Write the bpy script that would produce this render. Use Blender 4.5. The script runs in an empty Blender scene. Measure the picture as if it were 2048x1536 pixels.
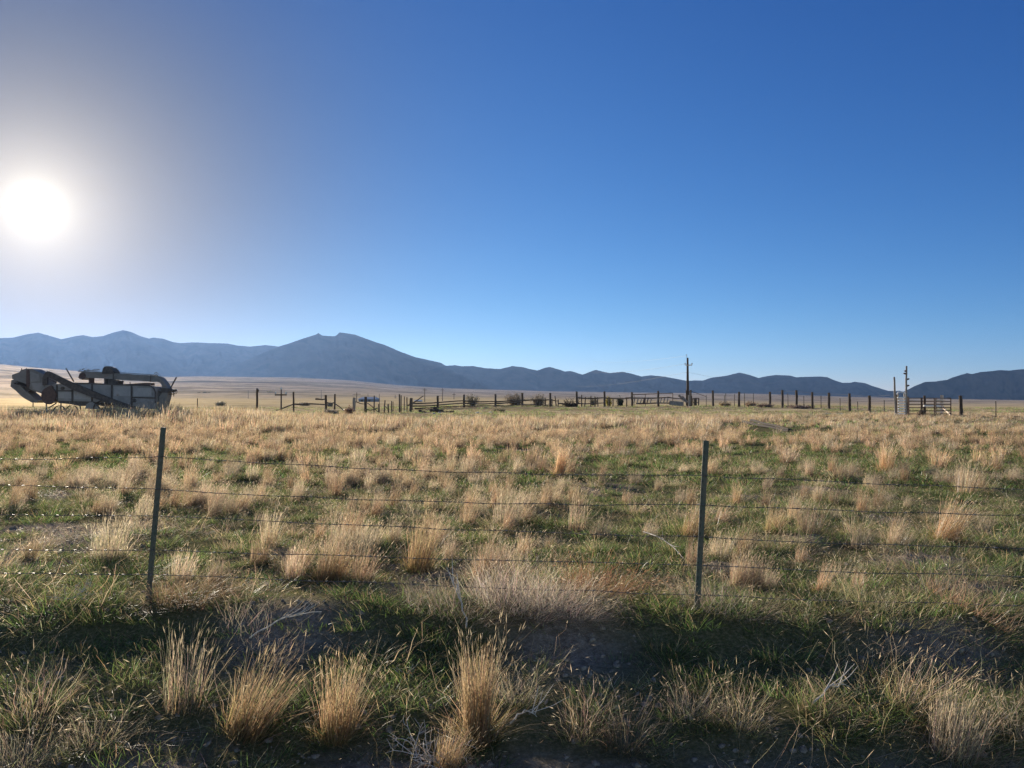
import bpy, bmesh, math, random
import numpy as np
from mathutils import Vector, Matrix, noise as mnoise

SC = bpy.context.scene
COL = SC.collection
R = math.radians
rng = np.random.default_rng(7)
random.seed(7)

# ------------------------------------------------------------------ camera, sky, sun, exposure
F = 1540.0                    # focal length in pixels of the 2048-wide photograph
EYE = 1.6
PITCH = math.atan(27 / F)
cam_d = bpy.data.cameras.new('camera')
cam = bpy.data.objects.new('camera', cam_d)
COL.objects.link(cam)
cam.location = (0, 0, EYE)
cam.rotation_euler = (R(90) + PITCH, 0, 0)
cam_d.sensor_width = 36
cam_d.lens = 36 * F / 2048
cam_d.clip_start = 0.05
cam_d.clip_end = 40000
SC.camera = cam

SUN_EL, SUN_AZ = R(11.9), R(31.85)          # azimuth to the left of the viewing direction
SUN_DIR = Vector((-math.sin(SUN_AZ) * math.cos(SUN_EL), math.cos(SUN_AZ) * math.cos(SUN_EL), math.sin(SUN_EL)))

world = bpy.data.worlds.new('World')
SC.world = world
world.use_nodes = True
wn, wl = world.node_tree.nodes, world.node_tree.links
wn.clear()
w_out = wn.new('ShaderNodeOutputWorld')
sky = wn.new('ShaderNodeTexSky')
sky.sky_type = 'NISHITA'
sky.sun_disc = False
sky.sun_elevation = SUN_EL
sky.sun_rotation = -SUN_AZ
sky.altitude = 3000
sky.air_density = 1.0
sky.dust_density = 0.0
sky.ozone_density = 4.0
w_bg = wn.new('ShaderNodeBackground')
w_bg.inputs[1].default_value = 0.10
# deeper, more saturated blue overhead, as in the photograph (one power curve per channel)
w_sep = wn.new('ShaderNodeSeparateColor'); w_com = wn.new('ShaderNodeCombineColor')
wl.new(sky.outputs[0], w_sep.inputs[0])
for ch, (pw, k) in enumerate(((1.53, .27), (1.137, .382), (.80, .735))):
    a = wn.new('ShaderNodeMath'); a.operation = 'POWER'; a.inputs[1].default_value = pw
    b = wn.new('ShaderNodeMath'); b.operation = 'MULTIPLY'; b.inputs[1].default_value = k
    wl.new(w_sep.outputs[ch], a.inputs[0]); wl.new(a.outputs[0], b.inputs[0]); wl.new(b.outputs[0], w_com.inputs[ch])
# the sun's own disc and the bright aureole of dusty air round it
w_tc = wn.new('ShaderNodeTexCoord')
w_dot = wn.new('ShaderNodeVectorMath'); w_dot.operation = 'DOT_PRODUCT'
w_dot.inputs[1].default_value = SUN_DIR
w_nrm = wn.new('ShaderNodeVectorMath'); w_nrm.operation = 'NORMALIZE'
wl.new(w_tc.outputs['Generated'], w_nrm.inputs[0])
wl.new(w_nrm.outputs[0], w_dot.inputs[0])
w_ac = wn.new('ShaderNodeMath'); w_ac.operation = 'ARCCOSINE'
wl.new(w_dot.outputs['Value'], w_ac.inputs[0])
# dust greys the blue round the sun
w_d1 = wn.new('ShaderNodeMath'); w_d1.operation = 'DIVIDE'; w_d1.inputs[1].default_value = R(19)
w_d2 = wn.new('ShaderNodeMath'); w_d2.operation = 'POWER'; w_d2.inputs[1].default_value = 2
w_d3 = wn.new('ShaderNodeMath'); w_d3.operation = 'MULTIPLY'; w_d3.inputs[1].default_value = -1
w_d4 = wn.new('ShaderNodeMath'); w_d4.operation = 'EXPONENT'
wl.new(w_ac.outputs[0], w_d1.inputs[0]); wl.new(w_d1.outputs[0], w_d2.inputs[0]); wl.new(w_d2.outputs[0], w_d3.inputs[0]); wl.new(w_d3.outputs[0], w_d4.inputs[0])
w_bw = wn.new('ShaderNodeRGBToBW'); wl.new(w_com.outputs[0], w_bw.inputs[0])
w_gr = wn.new('ShaderNodeVectorMath'); w_gr.operation = 'SCALE'; w_gr.inputs[0].default_value = (.67, .60, .60)
wl.new(w_bw.outputs[0], w_gr.inputs['Scale'])
w_mx = wn.new('ShaderNodeMix'); w_mx.data_type = 'RGBA'
wl.new(w_d4.outputs[0], w_mx.inputs[0]); wl.new(w_com.outputs[0], w_mx.inputs[6]); wl.new(w_gr.outputs[0], w_mx.inputs[7])
# added fill: the sky opposite the sun brightened and warmed to lift shaded sides
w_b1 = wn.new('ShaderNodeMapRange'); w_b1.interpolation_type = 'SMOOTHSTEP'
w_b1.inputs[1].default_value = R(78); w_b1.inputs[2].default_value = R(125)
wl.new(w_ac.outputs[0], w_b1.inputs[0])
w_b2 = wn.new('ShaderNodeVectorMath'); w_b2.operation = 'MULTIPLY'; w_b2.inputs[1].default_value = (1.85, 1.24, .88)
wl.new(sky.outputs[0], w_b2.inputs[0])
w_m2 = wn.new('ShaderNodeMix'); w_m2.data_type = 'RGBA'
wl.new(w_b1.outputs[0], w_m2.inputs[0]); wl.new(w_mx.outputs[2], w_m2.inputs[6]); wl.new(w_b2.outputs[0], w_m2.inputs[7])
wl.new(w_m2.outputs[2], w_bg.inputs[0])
def glow(amp, width, power, col):
    m = wn.new('ShaderNodeMath'); m.operation = 'DIVIDE'; m.inputs[1].default_value = R(width)
    wl.new(w_ac.outputs[0], m.inputs[0])
    p = wn.new('ShaderNodeMath'); p.operation = 'POWER'; p.inputs[1].default_value = power
    wl.new(m.outputs[0], p.inputs[0])
    n = wn.new('ShaderNodeMath'); n.operation = 'MULTIPLY'; n.inputs[1].default_value = -1
    wl.new(p.outputs[0], n.inputs[0])
    e = wn.new('ShaderNodeMath'); e.operation = 'EXPONENT'
    wl.new(n.outputs[0], e.inputs[0])
    s = wn.new('ShaderNodeMath'); s.operation = 'MULTIPLY'; s.inputs[1].default_value = amp
    wl.new(e.outputs[0], s.inputs[0])
    b = wn.new('ShaderNodeBackground'); b.inputs[0].default_value = (*col, 1)
    wl.new(s.outputs[0], b.inputs[1])
    return b
def wadd(a, b):
    s = wn.new('ShaderNodeAddShader')
    wl.new(a.outputs[0], s.inputs[0]); wl.new(b.outputs[0], s.inputs[1])
    return s
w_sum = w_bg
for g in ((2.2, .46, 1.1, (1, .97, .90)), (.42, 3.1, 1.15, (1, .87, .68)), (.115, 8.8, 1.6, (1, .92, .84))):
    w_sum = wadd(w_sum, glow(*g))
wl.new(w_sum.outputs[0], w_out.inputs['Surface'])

sun_d = bpy.data.lights.new('sun', 'SUN')
sun_d.energy = 5.0
sun_d.angle = R(0.53)
sun_d.color = (1, .885, .735)
sun = bpy.data.objects.new('sun', sun_d)
COL.objects.link(sun)
sun.location = (-40, 60, 30)
sun.rotation_euler = SUN_DIR.to_track_quat('Z', 'Y').to_euler()

SC.view_settings.view_transform = 'Standard'
SC.view_settings.look = 'None'
SC.view_settings.gamma = 1
SC.view_settings.use_curve_mapping = False
SC.view_settings.exposure = 1.14
SC.render.engine = 'CYCLES'
SC.cycles.max_bounces = 6
SC.cycles.diffuse_bounces = 4
SC.cycles.transmission_bounces = 4
SC.cycles.volume_bounces = 0
SC.cycles.transparent_max_bounces = 6
SC.cycles.use_denoising = True
SC.cycles.denoiser = 'OPENIMAGEDENOISE'
SC.cycles.denoising_input_passes = 'RGB_ALBEDO_NORMAL'
SC.cycles.denoising_prefilter = 'NONE'

# ------------------------------------------------------------------ helpers
def set_props(o, label=None, cat=None, group=None, kind=None):
    if label: o['label'] = label
    if cat: o['category'] = cat
    if group: o['group'] = group
    if kind: o['kind'] = kind
    return o

def thing(name, label, cat, loc=(0, 0, 0), group=None):
    o = bpy.data.objects.new(name, None)
    o.empty_display_size = 0.2
    o.location = loc
    COL.objects.link(o)
    return set_props(o, label, cat, group)

def px(x, y, Y):
    """Point seen at photo pixel (x, y) at forward distance Y from the camera."""
    u, v = (x - 1024) / F, (768 - y) / F
    dy = math.cos(PITCH) - v * math.sin(PITCH)
    dz = math.sin(PITCH) + v * math.cos(PITCH)
    k = Y / dy
    return Vector((u * k, Y, EYE + dz * k))

class MB:
    """Collects tubes, boxes and prisms and links them as one mesh object."""
    def __init__(self):
        self.v, self.f, self.m = [], [], []
    def add(self, verts, faces, mi=0):
        b = len(self.v)
        self.v += [tuple(p) for p in verts]
        self.f += [tuple(i + b for i in f) for f in faces]
        self.m += [mi] * len(faces)
        return self
    def tube(self, pts, rad, seg=8, caps=True, mi=0, twist=0.0, wob=0.0):
        pts = [Vector(p) for p in pts]
        n = len(pts)
        if not hasattr(rad, '__len__'): rad = [rad] * n
        d0 = (pts[-1] - pts[0]).normalized()
        ref = Vector((0, 0, 1)) if abs(d0.z) < .9 else Vector((1, 0, 0))
        V, Fc = [], []
        for i, p in enumerate(pts):
            d = (pts[min(i + 1, n - 1)] - pts[max(i - 1, 0)]).normalized()
            a = d.cross(ref).normalized(); b = d.cross(a).normalized()
            for k in range(seg):
                t = 2 * math.pi * k / seg + twist * i
                r = rad[i] * (1 + wob * math.sin(3 * t + i * 1.7) + wob * random.uniform(-.5, .5))
                V.append(p + (a * math.cos(t) + b * math.sin(t)) * r)
        for i in range(n - 1):
            for k in range(seg):
                k2 = (k + 1) % seg
                Fc.append((i * seg + k, i * seg + k2, (i + 1) * seg + k2, (i + 1) * seg + k))
        if caps:
            Fc.append(tuple(range(seg - 1, -1, -1)))
            Fc.append(tuple(range((n - 1) * seg, n * seg)))
        return self.add(V, Fc, mi)
    def beam(self, a, b, w, h, up=(0, 0, 1), mi=0):
        """rectangular bar from a to b, w across and h along 'up'"""
        a, b = Vector(a), Vector(b)
        d = (b - a).normalized()
        u = Vector(up)
        s = d.cross(u)
        if s.length < 1e-4: s = d.cross(Vector((0, 1, 0)))
        s.normalize(); u = s.cross(d).normalized()
        V = []
        for p in (a, b):
            for sx, sz in ((-1, -1), (1, -1), (1, 1), (-1, 1)):
                V.append(p + s * (sx * w / 2) + u * (sz * h / 2))
        return self.add(V, [(3, 2, 1, 0), (4, 5, 6, 7), (0, 1, 5, 4), (1, 2, 6, 5), (2, 3, 7, 6), (3, 0, 4, 7)], mi)
    def box(self, c, s, mi=0):
        c = Vector(c)
        return self.beam(c - Vector((0, 0, s[2] / 2)), c + Vector((0, 0, s[2] / 2)), s[0], s[1], up=(0, 1, 0), mi=mi)
    def prism(self, poly, y0, y1, mi=0):
        """polygon of (x, z) points extruded from y0 to y1"""
        n = len(poly)
        V = [(p[0], y0, p[1]) for p in poly] + [(p[0], y1, p[1]) for p in poly]
        Fc = [tuple(range(n)), tuple(range(2 * n - 1, n - 1, -1))]
        Fc += [(i, (i + 1) % n + 0, (i + 1) % n + n, i + n)[::-1] for i in range(n)]
        return self.add(V, Fc, mi)
    def build(self, name, mat, parent=None, loc=None, smooth=False, bevel=0.0):
        if parent is not None and loc is None:
            r = parent.matrix_basis.translation.copy()
            if parent.parent is not None: r = r + parent.parent.matrix_basis.translation
            self.v = [(p[0] - r.x, p[1] - r.y, p[2] - r.z) for p in self.v]
            loc = (0, 0, 0)
        me = bpy.data.meshes.new(name)
        me.from_pydata(self.v, [], self.f)
        for m in (mat if isinstance(mat, (list, tuple)) else [mat]): me.materials.append(m)
        me.polygons.foreach_set('material_index', self.m)
        me.update()
        bm = bmesh.new(); bm.from_mesh(me)
        bmesh.ops.recalc_face_normals(bm, faces=bm.faces)
        bm.to_mesh(me); bm.free()
        if smooth: me.shade_smooth()
        o = bpy.data.objects.new(name, me)
        COL.objects.link(o)
        if parent is not None: o.parent = parent
        if loc is not None: o.location = loc
        if bevel:
            b = o.modifiers.new('bevel', 'BEVEL'); b.width = bevel; b.segments = 2; b.limit_method = 'ANGLE'
        return o

def nt_new(name):
    m = bpy.data.materials.new(name)
    m.use_nodes = True
    n, l = m.node_tree.nodes, m.node_tree.links
    n.clear()
    out = n.new('ShaderNodeOutputMaterial')
    return m, n, l, out

def mat_mix(name, c1, c2, scale=8, rough=.8, metallic=0.0, stretch=(1, 1, 1), bump=.0, c3=None, detail=6, lo=.35, hi=.65, spec=.3):
    """principled surface whose colour wanders between two or three tones (object space noise)"""
    m, n, l, out = nt_new(name)
    tc = n.new('ShaderNodeTexCoord'); mp = n.new('ShaderNodeMapping'); mp.inputs['Scale'].default_value = stretch
    l.new(tc.outputs['Object'], mp.inputs[0])
    nz = n.new('ShaderNodeTexNoise'); nz.inputs['Scale'].default_value = scale; nz.inputs['Detail'].default_value = detail
    nz.inputs['Roughness'].default_value = .65
    l.new(mp.outputs[0], nz.inputs['Vector'])
    rp = n.new('ShaderNodeValToRGB')
    rp.color_ramp.elements[0].position = lo; rp.color_ramp.elements[0].color = (*c1, 1)
    rp.color_ramp.elements[1].position = hi; rp.color_ramp.elements[1].color = (*c2, 1)
    if c3:
        e = rp.color_ramp.elements.new(min(hi + .1, .98)); e.color = (*c3, 1)
    l.new(nz.outputs['Fac'], rp.inputs[0])
    p = n.new('ShaderNodeBsdfPrincipled')
    p.inputs['Roughness'].default_value = rough
    p.inputs['Metallic'].default_value = metallic
    p.inputs['Specular IOR Level'].default_value = spec
    l.new(rp.outputs[0], p.inputs['Base Color'])
    if bump:
        b = n.new('ShaderNodeBump'); b.inputs['Strength'].default_value = 1; b.inputs['Distance'].default_value = bump
        l.new(nz.outputs['Fac'], b.inputs['Height']); l.new(b.outputs[0], p.inputs['Normal'])
    l.new(p.outputs[0], out.inputs['Surface'])
    return m

def smooth(e0, e1, x):
    t = np.clip((x - e0) / (e1 - e0), 0, 1)
    return t * t * (3 - 2 * t)

def vnoise(x, y, seed=0):
    """smooth value noise, numpy, range about -1..1"""
    x = np.asarray(x, float) + seed * 37.17; y = np.asarray(y, float) - seed * 11.93
    xi, yi = np.floor(x).astype(np.int64), np.floor(y).astype(np.int64)
    xf, yf = x - xi, y - yi
    u, v = xf * xf * (3 - 2 * xf), yf * yf * (3 - 2 * yf)
    def h(a, b):
        n = (a * 374761393 + b * 668265263 + seed * 982451653) & 0xffffffff
        n = ((n ^ (n >> 13)) * 1274126177) & 0xffffffff
        return ((n ^ (n >> 16)) & 0xffff) / 32767.5 - 1
    return (h(xi, yi) * (1 - u) + h(xi + 1, yi) * u) * (1 - v) + (h(xi, yi + 1) * (1 - u) + h(xi + 1, yi + 1) * u) * v

def fbm(x, y, oct=4, seed=0, gain=.5):
    s, a, t = 0, 1, 0
    for o in range(oct):
        s = s + a * vnoise(np.asarray(x) * 2 ** o, np.asarray(y) * 2 ** o, seed + o); t += a; a *= gain
    return s / t
# ------------------------------------------------------------------ the ground
# heights of the far plain at five distances, read at several bearings (tangent of the bearing to the right)
FAR_R = np.array([0, 120, 300, 800, 1800, 3500, 9000.])
FOOT_X = np.array([-900, 0, 60, 200, 340, 400, 600, 700, 800, 900, 1000, 1100, 1300, 1500, 1700, 1830, 2048, 3000.])
FOOT_Y = np.array([738, 740, 744, 752, 758, 756, 757, 762, 771, 777, 780, 783, 786, 788, 794, 797, 800, 802.])
MOUNDS = []            # (X, Y, height, radius) small heaps of bare earth
def fence_y(X):
    return 5.735 - 0.065 * np.asarray(X, float)

def ground_z(X, Y):
    X = np.asarray(X, float); Y = np.asarray(Y, float)
    r = np.hypot(X, Y)
    yy = np.maximum(Y, .25 * r + 1e-6)
    bx = np.clip(1024 + F * X / yy, -900, 3000)
    foot = (795 - np.interp(bx, FOOT_X, FOOT_Y)) / F * 3500 + EYE
    right = smooth(800, 1900, bx)
    z300 = -0.2 * (1 - right) - 2.2 * right
    z800 = 1.4 * (1 - right) - 5.0 * right
    z1800 = (foot * .33) * (1 - right) - 6.5 * right
    z = np.where(r < 120, 0, 0.)
    def seg(a, b, za, zb):
        return za + (zb - za) * smooth(a, b, r)
    z = seg(120, 300, 0, z300)
    z = np.where(r > 300, seg(300, 800, z300, z800), z)
    z = np.where(r > 800, z800 + (z1800 - z800) * np.clip((r - 800) / 1000, 0, 1) , z)
    z = np.where(r > 1800, z1800 + (foot - z1800) * np.clip((r - 1800) / 1700, 0, 1), z)
    z = np.where(r > 3500, foot * np.clip(r, 3500, 6500) / 3500, z)
    # the low rise that carries the far corral
    z = z + 0.36 * smooth(78, 104, r) * (1 - smooth(112, 170, r)) * smooth(700, 950, bx) * (1 - smooth(1650, 1850, bx))
    # gentle unevenness
    z = z + .10 * fbm(X / 9, Y / 9, 3, 3) * smooth(7, 14, Y) * (1 - smooth(150, 300, r))
    z = z + .035 * fbm(X / .9, Y / .9, 3, 5) * (1 - smooth(30, 60, r))
    z = z + .012 * fbm(X / .22, Y / .22, 3, 8) * (1 - smooth(12, 20, r))
    z = z + 1.2 * fbm(X / 160, Y / 160, 3, 15) * smooth(250, 700, r)
    # roadside ditch in front of the wire fence and the road shoulder we stand on
    s = Y - fence_y(X) + .10 * fbm(X / 1.3, Y * 0, 2, 11)
    z = z - .14 * (1 - smooth(-.62, -.10, s)) - .12 * (1 - smooth(-1.75, -1.25, s)) + .26 * (1 - smooth(-4.2, -2.6, s)) + .05 * np.exp(-((s - .1) / .35) ** 2)
    for mx, my, mh, mr in MOUNDS:
        z = z + mh * (.62 + .55 * fbm(X / .12, Y / .12, 3, 91)) * np.exp(-((X - mx) ** 2 + (Y - my) ** 2) / mr ** 2)
    return z

def gz(X, Y): return float(ground_z(X, Y))

def on_ground(x, y):
    """ground point seen at photo pixel (x, y)"""
    Y = 3.0
    step = .05
    while Y < 400:
        p = px(x, y, Y)
        if p.z <= gz(p.x, Y): break
        Y += step; step = max(.05, Y * .004)
    return Vector((p.x, Y, gz(p.x, Y)))

for mx, my, mh, mr in ((1616, 1083, .09, .30), (1449, 1146, .10, .26), (1850, 1125, .09, .40), (1480, 998, .08, .3),
                       (1930, 1195, .10, .42), (1890, 1320, .09, .34), (600, 1110, .05, .4), (1440, 1040, .08, .25),
                       (1130, 1310, .04, .35), (560, 1290, .05, .4), (1750, 1040, .08, .3), (1640, 980, .07, .35)):
    p = on_ground(mx, my)
    MOUNDS.append((p.x, p.y, mh, mr))

def build_ground():
    th = np.concatenate([np.radians(np.linspace(-178, -56, 70)), np.radians(np.linspace(-55, 55, 420)), np.radians(np.linspace(56, 178, 70))])
    rr = [0.3]
    while rr[-1] < 9000: rr.append(rr[-1] * 1.0125 + .004)
    rr = np.array(rr)
    T, RR = np.meshgrid(th, rr)
    X, Y = RR * np.sin(T), RR * np.cos(T)
    Z = ground_z(X, Y)
    nr, nt = T.shape
    co = np.stack([X, Y, Z], -1).reshape(-1, 3)
    i, j = np.meshgrid(np.arange(nr - 1), np.arange(nt), indexing='ij')
    j2 = (j + 1) % nt
    fc = np.stack([i * nt + j, i * nt + j2, (i + 1) * nt + j2, (i + 1) * nt + j], -1).reshape(-1, 4)[:, ::-1]
    me = bpy.data.meshes.new('ground')
    me.vertices.add(len(co)); me.vertices.foreach_set('co', co.ravel())
    me.loops.add(fc.size); me.loops.foreach_set('vertex_index', fc.ravel().astype(np.int32))
    me.polygons.add(len(fc)); me.polygons.foreach_set('loop_start', np.arange(0, fc.size, 4, dtype=np.int32))
    me.update(calc_edges=True)
    # bare earth: the heaps, the ditch side and some patches between the grass
    s = (Y - fence_y(X))
    bare = np.zeros_like(X)
    for mx, my, mh, mr in MOUNDS:
        bare = np.maximum(bare, np.exp(-((X - mx) ** 2 + (Y - my) ** 2) / (mr * 1.1) ** 2) * 1.3)
    bare = np.maximum(bare, (.35 + .65 * smooth(0, .3, s)) * smooth(.28, .6, fbm(X / 1.1, Y / 1.1, 3, 21)) * (1 - smooth(25, 45, RR)))
    bare = np.maximum(bare, (1 - smooth(-1.9, -1.5, s)) * smooth(-.35, .1, fbm(X / .5, Y / .5, 3, 22)))
    at = me.attributes.new('bare', 'FLOAT', 'POINT')
    at.data.foreach_set('value', np.clip(bare, 0, 1).ravel().astype(np.float32))
    me.shade_smooth()
    o = bpy.data.objects.new('ground', me)
    COL.objects.link(o)
    o['kind'] = 'structure'
    m, n, l, out = nt_new('earth')
    geo = n.new('ShaderNodeNewGeometry')
    def noise(scale, stretch=(1, 1, 1), detail=5, rough=.6):
        mp = n.new('ShaderNodeMapping'); mp.inputs['Scale'].default_value = stretch
        l.new(geo.outputs['Position'], mp.inputs[0])
        z = n.new('ShaderNodeTexNoise'); z.inputs['Scale'].default_value = scale
        z.inputs['Detail'].default_value = detail; z.inputs['Roughness'].default_value = rough
        l.new(mp.outputs[0], z.inputs['Vector'])
        return z.outputs['Fac']
    def ramp(fac, *stops):
        r = n.new('ShaderNodeValToRGB')
        e = r.color_ramp.elements
        while len(e) < len(stops): e.new(.5)
        for k, (p, c) in enumerate(stops):
            e[k].position = p; e[k].color = (*c, 1) if hasattr(c, '__len__') else (c, c, c, 1)
        l.new(fac, r.inputs[0])
        return r.outputs[0]
    def mix(fac, a, b):
        k = n.new('ShaderNodeMix'); k.data_type = 'RGBA'
        if isinstance(fac, (int, float)): k.inputs[0].default_value = fac
        else: l.new(fac, k.inputs[0])
        l.new(a, k.inputs[6]); l.new(b, k.inputs[7])
        return k.outputs[2]
    dist = n.new('ShaderNodeVectorMath'); dist.operation = 'LENGTH'
    l.new(geo.outputs['Position'], dist.inputs[0])
    def band(a, b):
        r = n.new('ShaderNodeMapRange'); r.interpolation_type = 'SMOOTHSTEP'
        r.inputs[1].default_value = a; r.inputs[2].default_value = b
        l.new(dist.outputs['Value'], r.inputs[0])
        return r.outputs[0]
    soil = ramp(noise(16, detail=10, rough=.82), (.32, (.085, .07, .055)), (.46, (.19, .155, .12)), (.56, (.28, .235, .185)), (.70, (.40, .345, .28)))
    litter = ramp(noise(38, detail=6, rough=.75), (.35, (.07, .075, .032)), (.5, (.12, .115, .055)), (.66, (.26, .21, .12)))
    ba = n.new('ShaderNodeAttribute'); ba.attribute_name = 'bare'
    near = mix(ba.outputs['Fac'], litter, soil)
    mid = ramp(noise(.05, (.6, 1.2, 1), 9, .68), (.34, (.17, .16, .085)), (.45, (.34, .265, .15)), (.54, (.50, .40, .25)), (.60, (.22, .19, .11)), (.68, (.46, .37, .24)))
    far = ramp(noise(.0022, (.55, 1.0, 1), 8, .62), (.34, (.07, .065, .055)), (.42, (.20, .17, .135)), (.49, (.40, .325, .25)), (.53, (.12, .105, .085)), (.58, (.38, .30, .225)), (.66, (.16, .14, .11)))
    sage = ramp(noise(.05, (1, 1, 1), 4, .7), (.50, 0.), (.60, 1.))
    sg = n.new('ShaderNodeRGB'); sg.outputs[0].default_value = (.06, .062, .045, 1)
    sm = n.new('ShaderNodeMath'); sm.operation = 'MULTIPLY'; sm.inputs[1].default_value = .55
    l.new(sage, sm.inputs[0])
    far = mix(sm.outputs[0], far, sg.outputs[0])
    colr = mix(band(45, 85), near, mid)
    colr = mix(band(350, 1300), colr, far)
    p = n.new('ShaderNodeBsdfDiffuse'); l.new(colr, p.inputs['Color'])
    gl = n.new('ShaderNodeBsdfGlossy'); gl.inputs['Roughness'].default_value = .80      # dry stubble scatters low light forward
    l.new(colr, gl.inputs['Color'])
    px_ = n.new('ShaderNodeMixShader')
    fw = n.new('ShaderNodeMapRange'); fw.inputs[1].default_value = 40; fw.inputs[2].default_value = 250; fw.inputs[3].default_value = .04; fw.inputs[4].default_value = .40
    l.new(dist.outputs['Value'], fw.inputs[0]); l.new(fw.outputs[0], px_.inputs[0])
    l.new(p.outputs[0], px_.inputs[1]); l.new(gl.outputs[0], px_.inputs[2])
    b = n.new('ShaderNodeBump'); b.inputs['Distance'].default_value = .03
    nearb = n.new('ShaderNodeMath'); nearb.operation = 'SUBTRACT'; nearb.inputs[0].default_value = 1
    l.new(band(20, 60), nearb.inputs[1]); l.new(nearb.outputs[0], b.inputs['Strength'])
    l.new(noise(22, detail=8, rough=.7), b.inputs['Height']); l.new(b.outputs[0], p.inputs['Normal'])
    l.new(px_.outputs[0], out.inputs['Surface'])
    me.materials.append(m)
    return o
GROUND = build_ground()

# ------------------------------------------------------------------ the mountain ranges
def mountain(name, ridge, Dx, depth_front, depth_back, rough, seed):
    """a range whose crest follows bearings/elevations read from the photograph, with spurs and gullies"""
    rx = np.array([p[0] for p in ridge], float); ry = np.array([p[1] for p in ridge], float)
    x0, x1 = rx.min(), rx.max()
    nx = int((x1 - x0) / 2.0)
    gx = np.linspace(x0, x1, nx)
    t = np.concatenate([np.linspace(-1, 0, 90), np.linspace(0, 1, 22)[1:]])
    D = np.interp(gx, [p[0] for p in Dx], [p[1] for p in Dx])
    crest = (795 - np.interp(gx, rx, ry)) / F * D + EYE
    foot = (795 - np.interp(gx, FOOT_X, FOOT_Y)) / F
    hh = np.clip((crest - foot * D) / np.max(crest - foot * D), .12, 1)
    k = np.ones(31) / 31
    df = depth_front * np.convolve(np.pad(hh, 15, 'edge'), k, 'valid')
    base = foot * (D - df) + EYE - 10
    Xr = (gx - 1024) / F * D
    TT, GX = np.meshgrid(t, gx)
    C = crest[:, None]; B = base[:, None]; XR = Xr[:, None]; DD = D[:, None]
    Yw = DD + np.where(TT < 0, TT * df[:, None] * (1 + .25 * fbm(XR / 500, XR * 0, 3, seed)), TT * depth_back)
    Xw = XR * (Yw / DD)
    front = 1 + TT
    prof = np.where(TT < 0, np.clip(front, 0, 1) ** 1.18, (1 - TT) ** 1.2)
    Z = B + (C - B) * prof
    sp = 1 - np.abs(fbm(XR / 210 + .5 * fbm(XR / 300, TT * 1.5, 2, seed + 4) + .25 * TT, TT * 1.1 + 5, 4, seed + 9, .55)) * 2.2
    win = np.where(TT < 0, np.clip(4 * front * (1 - front), 0, 1), 0)
    Z = Z + rough * (C - B) * (sp - .55) * win * .45
    Z = Z + (C - B) * .008 * fbm(XR / 60, TT * 6, 3, seed + 2) * np.clip(win * 1.2, 0, 1)
    Z = Z + 1.6 * fbm(GX / 3.1, TT * 0 + 3, 3, seed + 6) * np.exp(-(TT / .06) ** 2)
    nr, nt = TT.shape
    co = np.stack([Xw, Yw, Z], -1).reshape(-1, 3)
    i, j = np.meshgrid(np.arange(nr - 1), np.arange(nt - 1), indexing='ij')
    fc = np.stack([i * nt + j, (i + 1) * nt + j, (i + 1) * nt + j + 1, i * nt + j + 1], -1).reshape(-1, 4)
    me = bpy.data.meshes.new(name)
    me.from_pydata(co.tolist(), [], fc.tolist())
    me.shade_smooth(); me.update()
    o = bpy.data.objects.new(name, me)
    COL.objects.link(o)
    o['kind'] = 'structure'
    me.materials.append(M_MOUNT)
    return o
M_MOUNT = mat_mix('mountain_scrub', (.034, .036, .025), (.075, .064, .044), .0045, .95, c3=(.035, .04, .026), detail=9, lo=.38, hi=.55, spec=0)
mountain('mountains', [(-700, 700), (-400, 680), (-200, 668), (0, 676), (25, 675), (50, 669), (75, 665), (100, 672), (122, 678.5), (150, 672), (165, 670), (185, 674), (205, 672), (225, 665),
    (245, 660), (262, 664), (280, 672), (297, 677), (305, 675), (325, 677), (345, 684), (360, 686), (385, 684.5), (420, 686), (455, 687),
    (475, 691), (500, 693), (530, 690), (550, 692), (580, 696), (620, 705), (680, 715), (760, 730), (850, 750), (930, 778)], [(-700, 5600), (300, 6000), (930, 7000)], 950, 1200, .36, 31)
mountain('mountains', [(380, 770), (430, 748), (480, 726), (530, 704), (560, 692), (580, 686), (605, 677), (625, 671), (633, 668), (636, 665.5), (640, 668.5), (644, 671), (650, 671.5), (668, 672.5), (674, 669.5), (678, 664.5), (688, 665.5),
    (700, 667.5), (710, 669), (720, 673), (745, 682), (770, 690), (800, 703), (830, 714), (860, 720.5), (880, 725), (895, 733), (930, 746), (980, 761), (1060, 782), (1120, 795)], [(380, 4900), (680, 5500), (1120, 5900)], 800, 1300, .34, 47)
mountain('mountains', [(780, 770), (830, 750), (860, 740), (890, 731.5), (910, 730.5), (925, 732.5), (945, 732), (970, 736), (1000, 738), (1018, 734), (1024, 732), (1045, 734),
    (1060, 738), (1075, 741), (1090, 735.5), (1101, 734), (1115, 738), (1130, 743), (1142, 742), (1150, 744.5), (1165, 749.5), (1180, 743.5), (1192, 739.5),
    (1205, 743), (1220, 746), (1245, 743.5), (1262, 747), (1283, 753), (1300, 750.5), (1325, 752.5), (1350, 757), (1375, 762), (1390, 760.5), (1405, 761),
    (1425, 755), (1450, 752), (1480, 745), (1500, 750), (1517, 756), (1535, 752), (1553, 750), (1580, 751), (1593, 754.5), (1615, 753.5), (1640, 753),
    (1655, 754.5), (1670, 761), (1685, 765.5), (1698, 765.5), (1710, 763.5), (1730, 766), (1745, 772), (1765, 778), (1777, 782), (1800, 781.5), (1815, 786), (1850, 796), (1900, 806)], [(780, 5300), (1900, 6300)], 470, 1200, .44, 63)
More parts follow.
